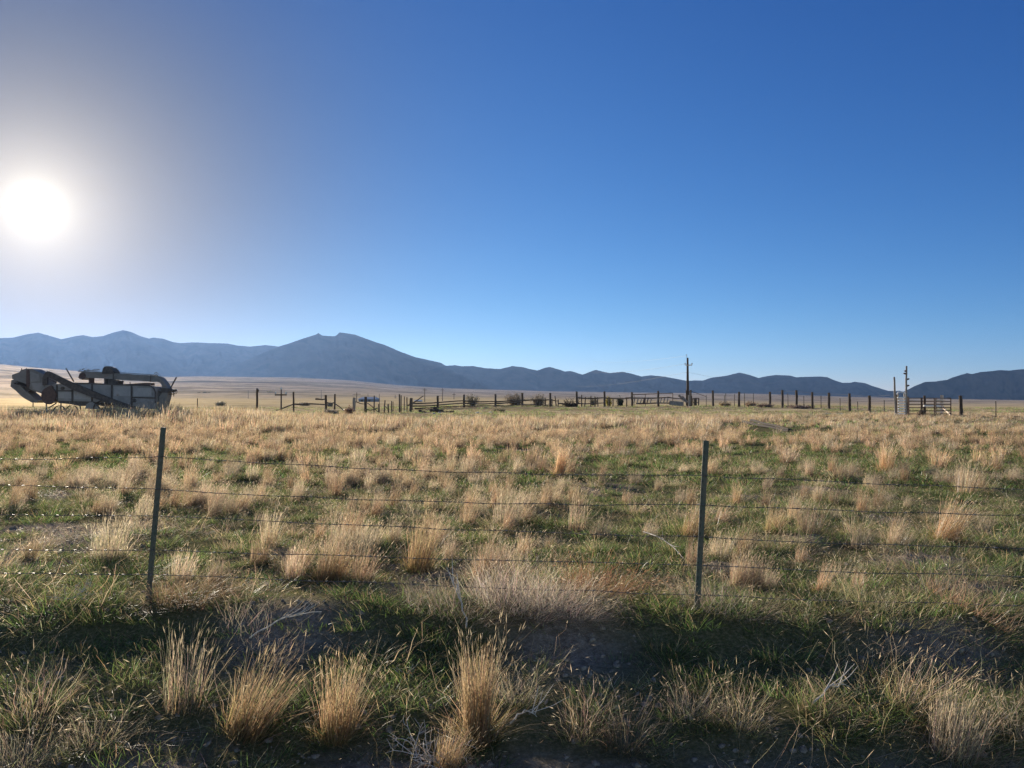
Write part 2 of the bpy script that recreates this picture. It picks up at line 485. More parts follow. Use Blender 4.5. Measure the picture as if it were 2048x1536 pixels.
mountain('mountains', [(1740, 808), (1780, 795), (1800, 786), (1812, 781), (1830, 772), (1850, 764), (1870, 763), (1895, 759.5), (1905, 755), (1935, 746), (1943, 748), (1965, 743.5),
    (1985, 742), (2000, 740), (2020, 741), (2048, 738), (2150, 722), (2300, 730), (2600, 715), (3000, 740)], [(1740, 4600), (2048, 5300), (3000, 7500)], 520, 1200, .40, 77)
# ------------------------------------------------------------------ grass
def grass_material(name, trans=.56, vary=.35):
    m, n, l, out = nt_new(name)
    a = n.new('ShaderNodeAttribute'); a.attribute_name = 'tint'
    oi = n.new('ShaderNodeObjectInfo')
    h = n.new('ShaderNodeHueSaturation')
    mr = n.new('ShaderNodeMapRange'); mr.inputs[3].default_value = 1 - vary; mr.inputs[4].default_value = 1 + vary
    l.new(oi.outputs['Random'], mr.inputs[0]); l.new(mr.outputs[0], h.inputs['Value'])
    r2 = n.new('ShaderNodeMath'); r2.operation = 'MULTIPLY'; r2.inputs[1].default_value = 7.31
    fr = n.new('ShaderNodeMath'); fr.operation = 'FRACT'
    l.new(oi.outputs['Random'], r2.inputs[0]); l.new(r2.outputs[0], fr.inputs[0])
    mh = n.new('ShaderNodeMapRange'); mh.inputs[3].default_value = .494; mh.inputs[4].default_value = .509
    l.new(fr.outputs[0], mh.inputs[0]); l.new(mh.outputs[0], h.inputs['Hue'])
    l.new(a.outputs['Color'], h.inputs['Color'])
    d = n.new('ShaderNodeBsdfDiffuse'); t = n.new('ShaderNodeBsdfTranslucent')
    g = n.new('ShaderNodeBsdfGlossy'); g.inputs['Roughness'].default_value = .35; g.inputs['Color'].default_value = (1, 1, 1, 1)
    l.new(h.outputs[0], d.inputs['Color']); l.new(h.outputs[0], t.inputs['Color'])
    x = n.new('ShaderNodeMixShader'); x.inputs[0].default_value = trans
    l.new(d.outputs[0], x.inputs[1]); l.new(t.outputs[0], x.inputs[2])
    y = n.new('ShaderNodeMixShader'); y.inputs[0].default_value = .02
    l.new(x.outputs[0], y.inputs[1]); l.new(g.outputs[0], y.inputs[2])
    l.new(y.outputs[0], out.inputs['Surface'])
    return m
M_GRASS = grass_material('grass_blades')

TAN = np.array((.435, .315, .195)); GOLD = np.array((.50, .335, .18)); STRAW = np.array((.54, .44, .30)); GREY = np.array((.40, .345, .28))
OLIVE = np.array((.23, .225, .085)); GREEN = np.array((.135, .195, .055)); DGREEN = np.array((.060, .105, .030)); RUST = np.array((.38, .22, .12))

AMBER = np.array((.55, .355, .175)); AMBER2 = np.array((.55, .40, .24))
class Tuft:
    """collects ribbon blades (a curved strip per blade) with a tint per vertex"""
    def __init__(self, seed):
        self.r = np.random.default_rng(seed)
        self.V, self.Q, self.T, self.C, self.n = [], [], [], [], 0
    def blades(self, n, rad, L, lean=.15, lean_sd=.12, bend=.25, w=.003, segs=4, wind=.12, c0=TAN, c1=TAN, cv=.18, head=0.0, base=None, hl=.045, hw=.0048, kink=0.0, inner=1.0):
        r = self.r
        ang = r.uniform(0, 2 * np.pi, n)
        rr = rad * np.sqrt(r.uniform(0, 1, n)) ** inner
        b = np.stack([rr * np.cos(ang), rr * np.sin(ang), np.full(n, -.015)], -1)
        if base is not None: b = b + np.asarray(base)
        la = ang + r.normal(0, .7, n)
        ln = np.abs(r.normal(lean, lean_sd, n)) + .25 * rr / max(rad, 1e-3) * lean
        dirv = np.stack([np.cos(la) * ln + wind * r.uniform(.3, 1.3, n), np.sin(la) * ln, np.ones(n)], -1)
        dirv /= np.linalg.norm(dirv, axis=1)[:, None]
        ba = la + r.normal(0, .6, n)
        bv = np.stack([np.cos(ba) + wind * 2, np.sin(ba), -.45 + 0 * ba], -1) * (np.abs(r.normal(bend, bend * .6, n)))[:, None]
        Ls = r.uniform(*L, n) * (1 - .25 * (rr / max(rad, 1e-3)) ** 2)
        t = np.linspace(0, 1, segs + 1)[None, :, None]
        P = b[:, None] + Ls[:, None, None] * (dirv[:, None] * t + bv[:, None] * t ** 2.2)
        if kink:
            P[:, 1:, :] += r.normal(0, kink, (n, segs, 3)) * Ls[:, None, None] * t[:, 1:]
        P[:, :, 2] = np.maximum(P[:, :, 2], .004 + P[:, :, 2] * .02)
        fa = r.uniform(0, np.pi, n)
        side = np.stack([np.cos(fa), np.sin(fa), 0 * fa], -1)
        ww = w * r.uniform(.6, 1.3, n)
        taper = (1 - .75 * np.linspace(0, 1, segs + 1) ** 1.6)
        wid = side[:, None] * (ww[:, None] * taper[None])[:, :, None] * .5
        A, B = P - wid, P + wid
        V = np.concatenate([A, B], 1).reshape(-1, 3)                     # per blade: segs+1 left then segs+1 right
        k = 2 * (segs + 1)
        o = self.n + np.arange(n)[:, None] * k
        for s in range(segs):
            self.Q.append(np.concatenate([o + s, o + s + 1, o + segs + 1 + s + 1, o + segs + 1 + s], 1))
        tt = np.linspace(0, 1, segs + 1)
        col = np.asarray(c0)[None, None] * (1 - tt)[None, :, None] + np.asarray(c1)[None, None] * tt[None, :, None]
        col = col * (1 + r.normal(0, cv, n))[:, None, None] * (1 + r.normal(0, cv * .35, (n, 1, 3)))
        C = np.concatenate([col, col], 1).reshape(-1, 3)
        self.V.append(V); self.C.append(C); self.n += len(V)
        if head:
            pick = np.where(r.uniform(0, 1, n) < head)[0]
            tip = P[pick, -1]; d = P[pick, -1] - P[pick, -2]; d /= np.linalg.norm(d, axis=1)[:, None] + 1e-9
            q = len(pick); sl = hl * r.uniform(.6, 1.4, q)
            for s in (side[pick], np.cross(d, side[pick])):
                a = tip - d * (sl * .25)[:, None]; c = tip + d * (sl * .75)[:, None]; m = tip + d * (sl * .15)[:, None]
                v = np.stack([a, m - s * hw * .5, c, m + s * hw * .5], 1).reshape(-1, 3)
                self.Q.append(self.n + np.arange(q)[:, None] * 4 + np.arange(4)[None])
                hc = np.repeat((np.asarray(c1) * 1.05)[None] * (1 + r.normal(0, cv, q))[:, None], 4, 0)
                self.V.append(v); self.C.append(hc); self.n += len(v)
        return self
    def mesh(self, name, mat=None):
        V = np.concatenate(self.V); Q = np.concatenate(self.Q); C = np.clip(np.concatenate(self.C), .005, .9)
        me = bpy.data.meshes.new(name)
        me.vertices.add(len(V)); me.vertices.foreach_set('co', V.astype(np.float32).ravel())
        me.loops.add(Q.size); me.loops.foreach_set('vertex_index', Q.astype(np.int32).ravel())
        me.polygons.add(len(Q)); me.polygons.foreach_set('loop_start', np.arange(0, Q.size, 4, dtype=np.int32))
        me.update(calc_edges=True)
        at = me.attributes.new('tint', 'FLOAT_COLOR', 'POINT')
        at.data.foreach_set('color', np.concatenate([C, np.ones((len(C), 1))], 1).astype(np.float32).ravel())
        me.materials.append(mat or M_GRASS)
        return me

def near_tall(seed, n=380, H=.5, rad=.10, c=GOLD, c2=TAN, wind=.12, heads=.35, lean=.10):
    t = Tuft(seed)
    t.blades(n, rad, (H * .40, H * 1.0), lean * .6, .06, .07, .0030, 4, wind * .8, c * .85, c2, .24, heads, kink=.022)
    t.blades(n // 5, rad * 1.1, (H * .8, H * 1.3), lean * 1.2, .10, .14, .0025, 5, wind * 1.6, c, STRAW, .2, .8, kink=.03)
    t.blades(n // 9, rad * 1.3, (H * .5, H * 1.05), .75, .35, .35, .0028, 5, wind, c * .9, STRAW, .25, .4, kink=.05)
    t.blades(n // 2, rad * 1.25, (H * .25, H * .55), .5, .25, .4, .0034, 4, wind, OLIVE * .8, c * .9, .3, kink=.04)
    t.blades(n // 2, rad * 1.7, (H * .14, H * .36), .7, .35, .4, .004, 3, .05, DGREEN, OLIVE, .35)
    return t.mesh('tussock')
def near_loose(seed, n=230, H=.38, rad=.13, c=TAN):
    t = Tuft(seed)
    t.blades(n // 2, rad, (H * .4, H * 1.15), .3, .22, .35, .0028, 5, .18, c * .9, STRAW, .25, .6, kink=.045)
    t.blades(n, rad * 1.5, (H * .3, H * .75), .6, .35, .5, .0032, 4, .12, OLIVE, c, .3, .15, kink=.05)
    t.blades(n, rad * 2.0, (H * .2, H * .5), .75, .35, .4, .0038, 3, .05, DGREEN, OLIVE * 1.2, .35)
    return t.mesh('tussock')
def green_low(seed, n=150, H=.13, rad=.17, c=GREEN):
    t = Tuft(seed)
    t.blades(n, rad, (H * .4, H), .5, .3, .35, .0042, 3, .05, DGREEN, c * 1.15, .3)
    t.blades(n // 5, rad, (H * .6, H * 1.4), .5, .3, .4, .0034, 3, .1, OLIVE, TAN, .3)
    return t.mesh('green_grass')
def dead_litter(seed, n=110, H=.16, rad=.2, c=GREY):
    t = Tuft(seed)
    t.blades(n, rad, (H * .5, H * 1.3), 1.3, .5, .5, .003, 4, .1, c * .8, STRAW * .95, .3, .1, kink=.05)
    t.blades(n // 3, rad, (H * .3, H * .8), .9, .4, .4, .004, 3, .1, DGREEN, OLIVE, .3)
    return t.mesh('dead_grass')
def mid_tall(seed, n=120, H=.5, rad=.13, c=TAN, w=.008):
    t = Tuft(seed)
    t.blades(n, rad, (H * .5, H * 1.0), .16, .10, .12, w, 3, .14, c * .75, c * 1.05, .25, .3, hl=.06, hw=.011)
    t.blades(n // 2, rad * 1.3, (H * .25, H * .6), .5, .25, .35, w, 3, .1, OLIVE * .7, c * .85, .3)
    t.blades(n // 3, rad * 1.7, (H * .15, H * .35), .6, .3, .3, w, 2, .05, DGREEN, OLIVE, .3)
    return t.mesh('tussock')
def mid_green(seed, n=90, H=.14, rad=.28):
    t = Tuft(seed)
    t.blades(n, rad, (H * .4, H), .5, .3, .3, .010, 2, .05, DGREEN * .9, GREEN, .35)
    t.blades(n // 3, rad, (H * .5, H * 1.3), .5, .3, .3, .008, 2, .1, OLIVE, TAN * .9, .3)
    return t.mesh('green_grass')
def far_tall(seed, n=70, H=.5, rad=.30, c=TAN, w=.020):
    t = Tuft(seed)
    t.blades(n, rad, (H * .5, H * 1.05), .15, .10, .10, w, 2, .14, c * .8, c * 1.05, .22)
    t.blades(n // 3, rad * 1.2, (H * .2, H * .5), .4, .25, .2, w, 2, .1, OLIVE * .8, c * .8, .3)
    return t.mesh('tussock')
def far_low(seed, n=50, H=.17, rad=.5, c=OLIVE):
    t = Tuft(seed)
    t.blades(n, rad, (H * .4, H), .5, .3, .3, .03, 2, .05, c * .7, c * 1.3, .3)
    t.blades(n // 2, rad, (H * .4, H * 1.2), .5, .3, .3, .025, 2, .1, TAN * .6, STRAW * .8, .3)
    return t.mesh('low_grass')

def scatter(name, meshes, X, Y, idx, scale, label, tilt=.10, dz=-.01, group=None, mat=None):
    """ONE object of uncountable grass: points on the ground carrying copies of a few clumps"""
    n = len(X)
    Z = ground_z(X, Y) + dz
    me = bpy.data.meshes.new(name)
    me.vertices.add(n); me.vertices.foreach_set('co', np.stack([X, Y, Z], -1).astype(np.float32).ravel())
    def attr(nm, ty, key, val):
        a = me.attributes.new(nm, ty, 'POINT'); a.data.foreach_set(key, np.ascontiguousarray(val).ravel())
    rot = np.stack([rng.normal(0, tilt, n), rng.normal(0, tilt, n), rng.uniform(-.9, .9, n) + np.where(rng.uniform(0, 1, n) < .3, np.pi, 0) * 0], -1)
    attr('spin', 'FLOAT_VECTOR', 'vector', rot.astype(np.float32))
    attr('which', 'INT', 'value', np.asarray(idx, np.int32))
    sc = np.asarray(scale, float)
    attr('size', 'FLOAT_VECTOR', 'vector', (np.stack([sc * rng.uniform(.85, 1.15, n), sc * rng.uniform(.85, 1.15, n), sc * rng.uniform(.8, 1.2, n)], -1)).astype(np.float32))
    me.materials.append(mat or M_GRASS)
    o = bpy.data.objects.new(name, me); COL.objects.link(o)
    o['kind'] = 'stuff'
    if label: o['label'] = label
    src = bpy.data.collections.new(name + '_clumps')
    for k, m in enumerate(meshes):
        q = bpy.data.objects.new('%s_%02d' % (name + '_clump', k), m); src.objects.link(q)
    g = bpy.data.node_groups.new(name, 'GeometryNodeTree')
    g.interface.new_socket('Geometry', in_out='INPUT', socket_type='NodeSocketGeometry')
    g.interface.new_socket('Geometry', in_out='OUTPUT', socket_type='NodeSocketGeometry')
    gi, go = g.nodes.new('NodeGroupInput'), g.nodes.new('NodeGroupOutput')
    ci = g.nodes.new('GeometryNodeCollectionInfo'); ci.inputs['Collection'].default_value = src
    ci.inputs['Separate Children'].default_value = True; ci.inputs['Reset Children'].default_value = True
    ip = g.nodes.new('GeometryNodeInstanceOnPoints'); ip.inputs['Pick Instance'].default_value = True
    def named(nm, ty):
        a = g.nodes.new('GeometryNodeInputNamedAttribute'); a.data_type = ty; a.inputs['Name'].default_value = nm
        return a.outputs['Attribute']
    L = g.links.new
    L(gi.outputs[0], ip.inputs['Points']); L(ci.outputs[0], ip.inputs['Instance'])
    L(named('which', 'INT'), ip.inputs['Instance Index'])
    er = g.nodes.new('FunctionNodeEulerToRotation'); L(named('spin', 'FLOAT_VECTOR'), er.inputs[0]); L(er.outputs[0], ip.inputs['Rotation'])
    L(named('size', 'FLOAT_VECTOR'), ip.inputs['Scale'])
    L(ip.outputs[0], go.inputs[0])
    md = o.modifiers.new('clumps', 'NODES'); md.node_group = g
    return o

def sample(y0, y1, dens, half=.74, pad=2.0):
    """jittered points over the strip between forward distances y0 and y1 (a little wider than the view)"""
    n = int(dens * ((half * (y0 + y1)) + 2 * pad) * (y1 - y0))
    Y = rng.uniform(y0, y1, n * 3)
    X = rng.uniform(-1, 1, n * 3) * (half * y1 + pad)
    k = np.abs(X) < half * Y + pad
    X, Y = X[k], Y[k]
    full = int(dens * ((half * y1 ** 2 + 2 * pad * y1) - (half * y0 ** 2 + 2 * pad * y0)))
    return X[:full], Y[:full]
def bearing(X, Y): return 1024 + F * X / np.maximum(Y, .5)
def keep(X, Y, p):
    k = rng.uniform(0, 1, len(X)) < p
    return X[k], Y[k]

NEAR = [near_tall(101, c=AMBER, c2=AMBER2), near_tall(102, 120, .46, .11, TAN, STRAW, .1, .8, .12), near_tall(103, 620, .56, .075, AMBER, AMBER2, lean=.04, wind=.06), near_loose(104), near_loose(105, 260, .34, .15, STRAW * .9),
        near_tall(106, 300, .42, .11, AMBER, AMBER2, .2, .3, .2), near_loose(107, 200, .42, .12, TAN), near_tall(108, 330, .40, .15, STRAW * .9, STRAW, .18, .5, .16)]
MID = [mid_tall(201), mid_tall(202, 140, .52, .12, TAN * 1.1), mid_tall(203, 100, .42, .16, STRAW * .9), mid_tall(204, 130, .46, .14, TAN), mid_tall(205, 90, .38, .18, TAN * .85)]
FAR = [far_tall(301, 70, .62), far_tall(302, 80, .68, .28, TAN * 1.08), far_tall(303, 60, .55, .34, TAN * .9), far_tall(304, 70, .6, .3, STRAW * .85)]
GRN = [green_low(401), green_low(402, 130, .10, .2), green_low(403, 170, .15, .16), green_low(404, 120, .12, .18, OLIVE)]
def stray(seed, n=16, H=.36, rad=.32):
    t = Tuft(seed)
    t.blades(n, rad, (H * .5, H * 1.2), .35, .3, .3, .0024, 5, .2, TAN, STRAW, .25, .7, kink=.05)
    t.blades(n * 3, rad, (H * .2, H * .5), .7, .4, .4, .003, 4, .1, OLIVE, TAN, .3, 0, kink=.05)
    return t.mesh('dead_grass')
LIT = [stray(510), stray(511, 12, .44), stray(512, 22, .28), dead_litter(501), dead_litter(502, 90, .2, .22, STRAW * .8), dead_litter(503, 120, .12, .18, GREY * .8)]
MGR = [mid_green(601), mid_green(602, 80, .12, .3), mid_green(603, 100, .16, .26)]
FLW = [far_low(701), far_low(702, 45, .14, .55, OLIVE * 1.2), far_low(703, 50, .2, .45, GREEN * 1.2), far_low(704, 50, .18, .5, STRAW * .55)]

# -- single tussocks near the fence and in the ditch: photo pixel of the root, height in metres, mesh, lean to the right, label
LONE = [
 (75, 1452, .44, 3, .1, 'airy tan tussock with curled seed heads at the left edge of the ditch'),
 (195, 1490, .30, 4, .0, 'small olive and straw tussock low in the ditch between two taller ones at far left'),
 (365, 1425, .54, 1, .0, 'tall airy tussock with upright seed heads below the left fence post'),
 (490, 1465, .54, 5, .30, 'gold tussock leaning hard to the right in the ditch'),
 (672, 1490, .52, 0, .05, 'upright russet gold tussock left of the tallest one'),
 (955, 1492, .60, 2, .0, 'tallest and densest gold tussock standing like a sheaf at bottom centre'),
 (1035, 1400, .28, 4, .0, 'little tuft with seed heads just right of the tall golden sheaf'),
 (1165, 1480, .34, 3, .0, 'left half of a pair of drooping straw tufts in the ditch right of centre'),
 (1250, 1500, .36, 6, .1, 'right half of a pair of drooping straw tufts in the ditch right of centre'),
 (1385, 1440, .30, 4, .0, 'thin tuft in the ditch straight below the right fence post'),
 (1485, 1462, .34, 3, .1, 'arching straw tuft in the ditch a little right of the right post'),
 (1625, 1440, .30, 6, .35, 'flattened tuft with pale stems lying over to the right'),
 (1825, 1425, .46, 6, .45, 'long stemmed tussock blown over to the right on the ditch side'),
 (1905, 1515, .40, 7, .15, 'broad olive gold tussock at the bottom right corner'),
 (2040, 1470, .36, 4, .0, 'tan tuft cut off by the right edge of the picture'),
 (40, 1535, .30, 4, .0, 'dull olive tuft at the bottom left corner'),
 (890, 1545, .26, 5, .1, 'low tuft at the bottom edge beside the pale twigs'),
 (835, 1145, .62, 0, .12, 'tall gold tussock just behind the fence left of the middle'),
 (1010, 1050, .55, 7, .10, 'wide straw tussock behind the top wires at the middle of the field'),
 (1118, 955, .70, 2, .08, 'single slim gold tussock standing above the rest in mid field'),
 (1152, 1062, .55, 1, .10, 'tan tussock rising between the second and third wire right of the middle'),
 (1380, 1075, .50, 5, .25, 'straw tussock leaning right just left of the right fence post'),
 (1885, 1085, .62, 0, .30, 'bright tan tussock leaning right near the right edge behind the fence'),
 (1772, 945, .75, 0, .06, 'tall pale gold tussock far back on the right of the field'),
 (1930, 990, .75, 1, .25, 'tall reddish tan tussock far back by the right edge'),
 (1622, 1068, .50, 1, .18, 'tan tussock right of the right post at the height of the third wire'),
 (1545, 1068, .42, 5, .15, 'short tan tussock close right of the right post'),
 (1712, 1075, .42, 3, .15, 'loose tan tussock further right of the right post'),
 (700, 1075, .45, 5, .1, 'tan tussock in the field between the left post and the middle'),
 (215, 1120, .50, 7, .05, 'broad pinkish straw tussock behind the lower wires left of the left post'),
]
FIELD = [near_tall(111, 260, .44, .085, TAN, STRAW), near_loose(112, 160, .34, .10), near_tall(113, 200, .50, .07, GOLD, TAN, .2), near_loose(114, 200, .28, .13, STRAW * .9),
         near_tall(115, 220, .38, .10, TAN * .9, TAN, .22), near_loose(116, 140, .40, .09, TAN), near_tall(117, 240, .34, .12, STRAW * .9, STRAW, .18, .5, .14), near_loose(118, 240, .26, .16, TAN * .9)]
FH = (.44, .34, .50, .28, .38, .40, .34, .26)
def lone(X, Y, H, k, lean, label, group, field=False):
    me = FIELD[k] if field else NEAR[k]
    o = bpy.data.objects.new('grass_tussock', me); COL.objects.link(o)
    base_h = FH[k] if field else (.5, .46, .56, .38, .34, .42, .42, .40)[k]
    s = H / base_h
    o.location = (X, Y, gz(X, Y) - .01)
    o.rotation_euler = (rng.normal(0, .05), lean + rng.normal(0, .03), rng.uniform(-.5, .5))
    w = s * (.86 if field else .80)
    o.scale = (w, w, s)
    set_props(o, label, 'grass tussock', group)
    return o
for (x, y, H, k, lean, label) in LONE:
    p = on_ground(x, y)
    lone(p.x, p.y, H, k, lean, label, None)
lone_xy = np.array([tuple(on_ground(a[0], a[1]))[:2] for a in LONE])

def clear_of(X, Y, r=.28):
    d = np.min(np.hypot(X[:, None] - lone_xy[None, :, 0], Y[:, None] - lone_xy[None, :, 1]), 1)
    k = d > r
    return X[k], Y[k]

# -- tussocks of the field: dense on the left and far back, open on the right
def tall_p(X, Y):
    bx = bearing(X, Y); d = np.hypot(X, Y)
    right = smooth(850, 1700, bx)
    clump = smooth(-.55, .35, fbm(X / 2.4, Y / 3.2, 3, 41) + .25 * fbm(X / .9, Y / .9, 2, 42))
    base = (1 - .62 * right * (1 - smooth(24, 34, d)))
    edge = np.interp(bx, [-200, 0, 700, 800, 950, 1300, 1500, 1800, 2300], [66, 66, 64, 54, 54, 62, 68, 86, 97])
    out = 1 - smooth(edge * .90, edge * 1.03, d)
    gap = 1 - .75 * smooth(.15, .45, fbm(X / 6, Y / 4, 3, 47)) * right
    near = 1 - smooth(21, 36, d)
    fine = smooth(-.02, .34, fbm(X / .75, Y / .95, 2, 44))
    poles = 1 - .84 * smooth(1440, 1475, bx) * (1 - smooth(1590, 1630, bx)) * smooth(27, 30, Y) * (1 - smooth(45, 48, Y))
    gap = gap * poles * (1 - .55 * smooth(.0, .35, fbm(X / 5, Y / 7, 3, 48)) * right * smooth(30, 36, d))
    return base * ((.18 + .82 * clump) * (1 - near) + near * (.30 + .70 * clump) * (.14 + .86 * fine)) * out * gap
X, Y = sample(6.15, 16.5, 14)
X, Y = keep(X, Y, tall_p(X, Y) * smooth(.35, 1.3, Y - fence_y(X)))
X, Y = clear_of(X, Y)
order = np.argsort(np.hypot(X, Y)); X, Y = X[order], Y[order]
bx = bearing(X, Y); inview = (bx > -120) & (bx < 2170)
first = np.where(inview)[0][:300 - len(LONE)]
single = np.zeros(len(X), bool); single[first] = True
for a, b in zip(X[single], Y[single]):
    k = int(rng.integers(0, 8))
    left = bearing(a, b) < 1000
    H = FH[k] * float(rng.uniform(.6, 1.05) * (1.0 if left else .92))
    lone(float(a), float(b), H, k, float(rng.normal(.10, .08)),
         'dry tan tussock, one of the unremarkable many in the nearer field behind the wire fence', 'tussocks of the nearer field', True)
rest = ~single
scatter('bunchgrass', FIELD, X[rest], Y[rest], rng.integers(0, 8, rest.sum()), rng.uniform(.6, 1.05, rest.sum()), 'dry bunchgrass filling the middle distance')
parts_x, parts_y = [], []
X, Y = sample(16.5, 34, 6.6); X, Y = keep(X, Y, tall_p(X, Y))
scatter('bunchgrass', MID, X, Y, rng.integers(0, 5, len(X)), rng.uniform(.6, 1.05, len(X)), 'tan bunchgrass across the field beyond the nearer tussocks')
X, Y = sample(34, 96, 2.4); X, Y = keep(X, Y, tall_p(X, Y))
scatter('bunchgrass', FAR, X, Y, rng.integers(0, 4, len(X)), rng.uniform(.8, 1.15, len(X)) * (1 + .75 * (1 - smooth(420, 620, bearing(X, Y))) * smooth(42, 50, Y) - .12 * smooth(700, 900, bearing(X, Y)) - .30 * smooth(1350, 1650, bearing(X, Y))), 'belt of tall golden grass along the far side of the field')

# -- short green grass and dead litter
def green_p(X, Y):
    s = Y - fence_y(X)
    patch = smooth(-.35, .25, fbm(X / 1.0, Y / 1.2, 3, 51))
    bank = 1 - .12 * smooth(-1.5, -.9, s) * (1 - smooth(-.4, -.1, s))
    bare = np.zeros_like(X)
    for mx, my, mh, mr in MOUNDS: bare = np.maximum(bare, np.exp(-((X - mx) ** 2 + (Y - my) ** 2) / (mr * .9) ** 2))
    bare = np.maximum(bare, (.85 - .45 * (1 - smooth(-.2, .1, s))) * smooth(.2, .5, fbm(X / 1.1, Y / 1.1, 3, 21)))
    return (.25 + .75 * patch) * bank * (1 - bare) * (1 - .75 * (1 - smooth(-1.75, -1.35, s)))
X, Y = sample(3.4, 13, 46, .74, 1.0); X, Y = keep(X, Y, green_p(X, Y))
scatter('green_grass', GRN, X, Y, rng.integers(0, 4, len(X)), rng.uniform(.6, 1.35, len(X)), 'short green grass between the tussocks and on the ditch bank')
X, Y = sample(3.4, 13, 26, .74, 1.0); X, Y = keep(X, Y, (.25 + .75 * smooth(-.2, .4, fbm(X / 1.4, Y / 1.4, 3, 61))) * (.5 + .5 * smooth(-.5, .1, Y - fence_y(X))))
scatter('dead_grass', LIT, X, Y, np.where((Y - fence_y(X) > .35) & (rng.uniform(0, 1, len(X)) < .8), rng.integers(3, 6, len(X)), rng.integers(0, 6, len(X))), rng.uniform(.55, 1.15, len(X)), 'flattened dead grass and weed stems over the ground')
X, Y = sample(13, 36, 13); X, Y = keep(X, Y, .3 + .7 * smooth(-.4, .2, fbm(X / 2, Y / 2, 3, 71)))
scatter('green_grass', MGR, X, Y, rng.integers(0, 3, len(X)), rng.uniform(.7, 1.3, len(X)), 'green undergrowth across the middle of the field')
X, Y = sample(36, 125, 1.5); X, Y = keep(X, Y, (.15 + .85 * smooth(-.3, .3, fbm(X / 6, Y / 6, 3, 81))) * (.35 + .65 * smooth(600, 900, bearing(X, Y))))
scatter('low_grass', FLW, X, Y, rng.integers(0, 4, len(X)), rng.uniform(.6, 1.3, len(X)), 'short pale green pasture round the old corral')

# -- crumbs and clods of dry earth on the bare places
M_CLOD = mat_mix('dry_clods', (.13, .105, .08), (.32, .27, .21), 30, .95, spec=.1)
def clod(seed):
    bm = bmesh.new(); bmesh.ops.create_icosphere(bm, subdivisions=2, radius=1)
    q = Vector((seed * 5.3, 1, 0))
    for v in bm.verts:
        v.co = Vector((v.co.x * 1.25, v.co.y, v.co.z * .7)) * (1 + .45 * mnoise.noise(v.co * 1.4 + q) + .2 * mnoise.noise(v.co * 4 + q)) * .014
    me = bpy.data.meshes.new('clod'); bm.to_mesh(me); bm.free(); me.materials.append(M_CLOD)
    return me
X, Y = sample(3.5, 9.5, 150, .72, .6)
s_ = Y - fence_y(X)
bp = .12 + .88 * np.maximum(smooth(.12, .4, fbm(X / 1.1, Y / 1.1, 3, 21)), (1 - smooth(-1.7, -1.2, s_)))
for mx, my, mh, mr in MOUNDS: bp = np.maximum(bp, 1.2 * np.exp(-((X - mx) ** 2 + (Y - my) ** 2) / (mr * 1.2) ** 2))
X, Y = keep(X, Y, bp * .75)
scatter('dirt_clods', [clod(1), clod(2), clod(3)], X, Y, rng.integers(0, 3, len(X)), .35 + 1.3 * rng.uniform(0, 1, len(X)) ** 3, 'crumbs and clods of dry earth on the bare ground', .5, .002, None, M_CLOD)
# ------------------------------------------------------------------ materials of the built things
M_POST = mat_mix('dark_weathered_post', (.04, .03, .023), (.12, .086, .062), 6, .9, stretch=(3, 3, .4), bump=.01)
M_DARKPOLE = mat_mix('dark_rotten_pole', (.022, .017, .013), (.055, .042, .032), 4, .95)
M_RAIL = mat_mix('weathered_rail', (.05, .038, .03), (.14, .105, .078), 5, .9, stretch=(1, 1, 1), bump=.01)
M_GREYWOOD = mat_mix('silver_grey_wood', (.16, .14, .12), (.34, .30, .26), 5, .9, stretch=(4, 4, .5), bump=.008)
M_PALEWOOD = mat_mix('sun_bleached_wood', (.44, .35, .26), (.68, .56, .44), 5, .85, stretch=(4, 4, .5), bump=.006)
M_WHITE = mat_mix('chipped_white_paint', (.52, .50, .46), (.80, .79, .76), 14, .6, lo=.3, hi=.45)
M_PIPE = mat_mix('rusty_pipe', (.05, .032, .024), (.12, .07, .048), 10, .7, metallic=.2)
M_STAKE = mat_mix('steel_stake', (.03, .03, .028), (.075, .06, .05), 8, .7, metallic=.3)
M_TPOST = mat_mix('green_painted_steel', (.085, .10, .075), (.16, .125, .09), 5, .65, stretch=(1, 1, .6), c3=(.20, .11, .06), lo=.42, hi=.66)
M_WIRE = mat_mix('rusting_wire', (.10, .085, .07), (.26, .24, .22), 30, .55, metallic=.7)
M_CABLE = mat_mix('power_cable', (.02, .02, .02), (.04, .04, .04), 5, .6)
M_GALV = mat_mix('dull_galvanised_sheet', (.18, .172, .17), (.28, .268, .262), 1.3, .6, metallic=.1, c3=(.25, .19, .155), lo=.3, hi=.62)
M_GALV2 = mat_mix('grimy_galvanised_sheet', (.13, .122, .115), (.21, .197, .186), 1.8, .65, metallic=.1, c3=(.20, .14, .11), lo=.3, hi=.6)
M_PANEL = mat_mix('cleaner_galvanised_sheet', (.25, .245, .245), (.33, .322, .315), 1.1, .55, metallic=.1, c3=(.21, .15, .115), lo=.3, hi=.56)
M_RUST = mat_mix('rust', (.075, .052, .048), (.13, .085, .072), 5, .85, c3=(.17, .11, .085))
M_IRON = mat_mix('dark_iron', (.06, .053, .05), (.125, .105, .095), 5, .75, metallic=.2)
M_GLASS = mat_mix('glazed_insulator', (.35, .38, .38), (.55, .58, .58), 20, .2)
M_BARN = mat_mix('blue_grey_metal_siding', (.17, .18, .20), (.24, .25, .28), .5, .6)
M_ROOF = mat_mix('pale_metal_roof', (.30, .32, .35), (.38, .40, .44), .5, .5)
M_SLATE = mat_mix('dark_slate_boards', (.13, .12, .115), (.19, .175, .165), .5, .9)
M_STONE = mat_mix('pale_stone', (.36, .33, .28), (.58, .54, .47), 6, .9, bump=.01)
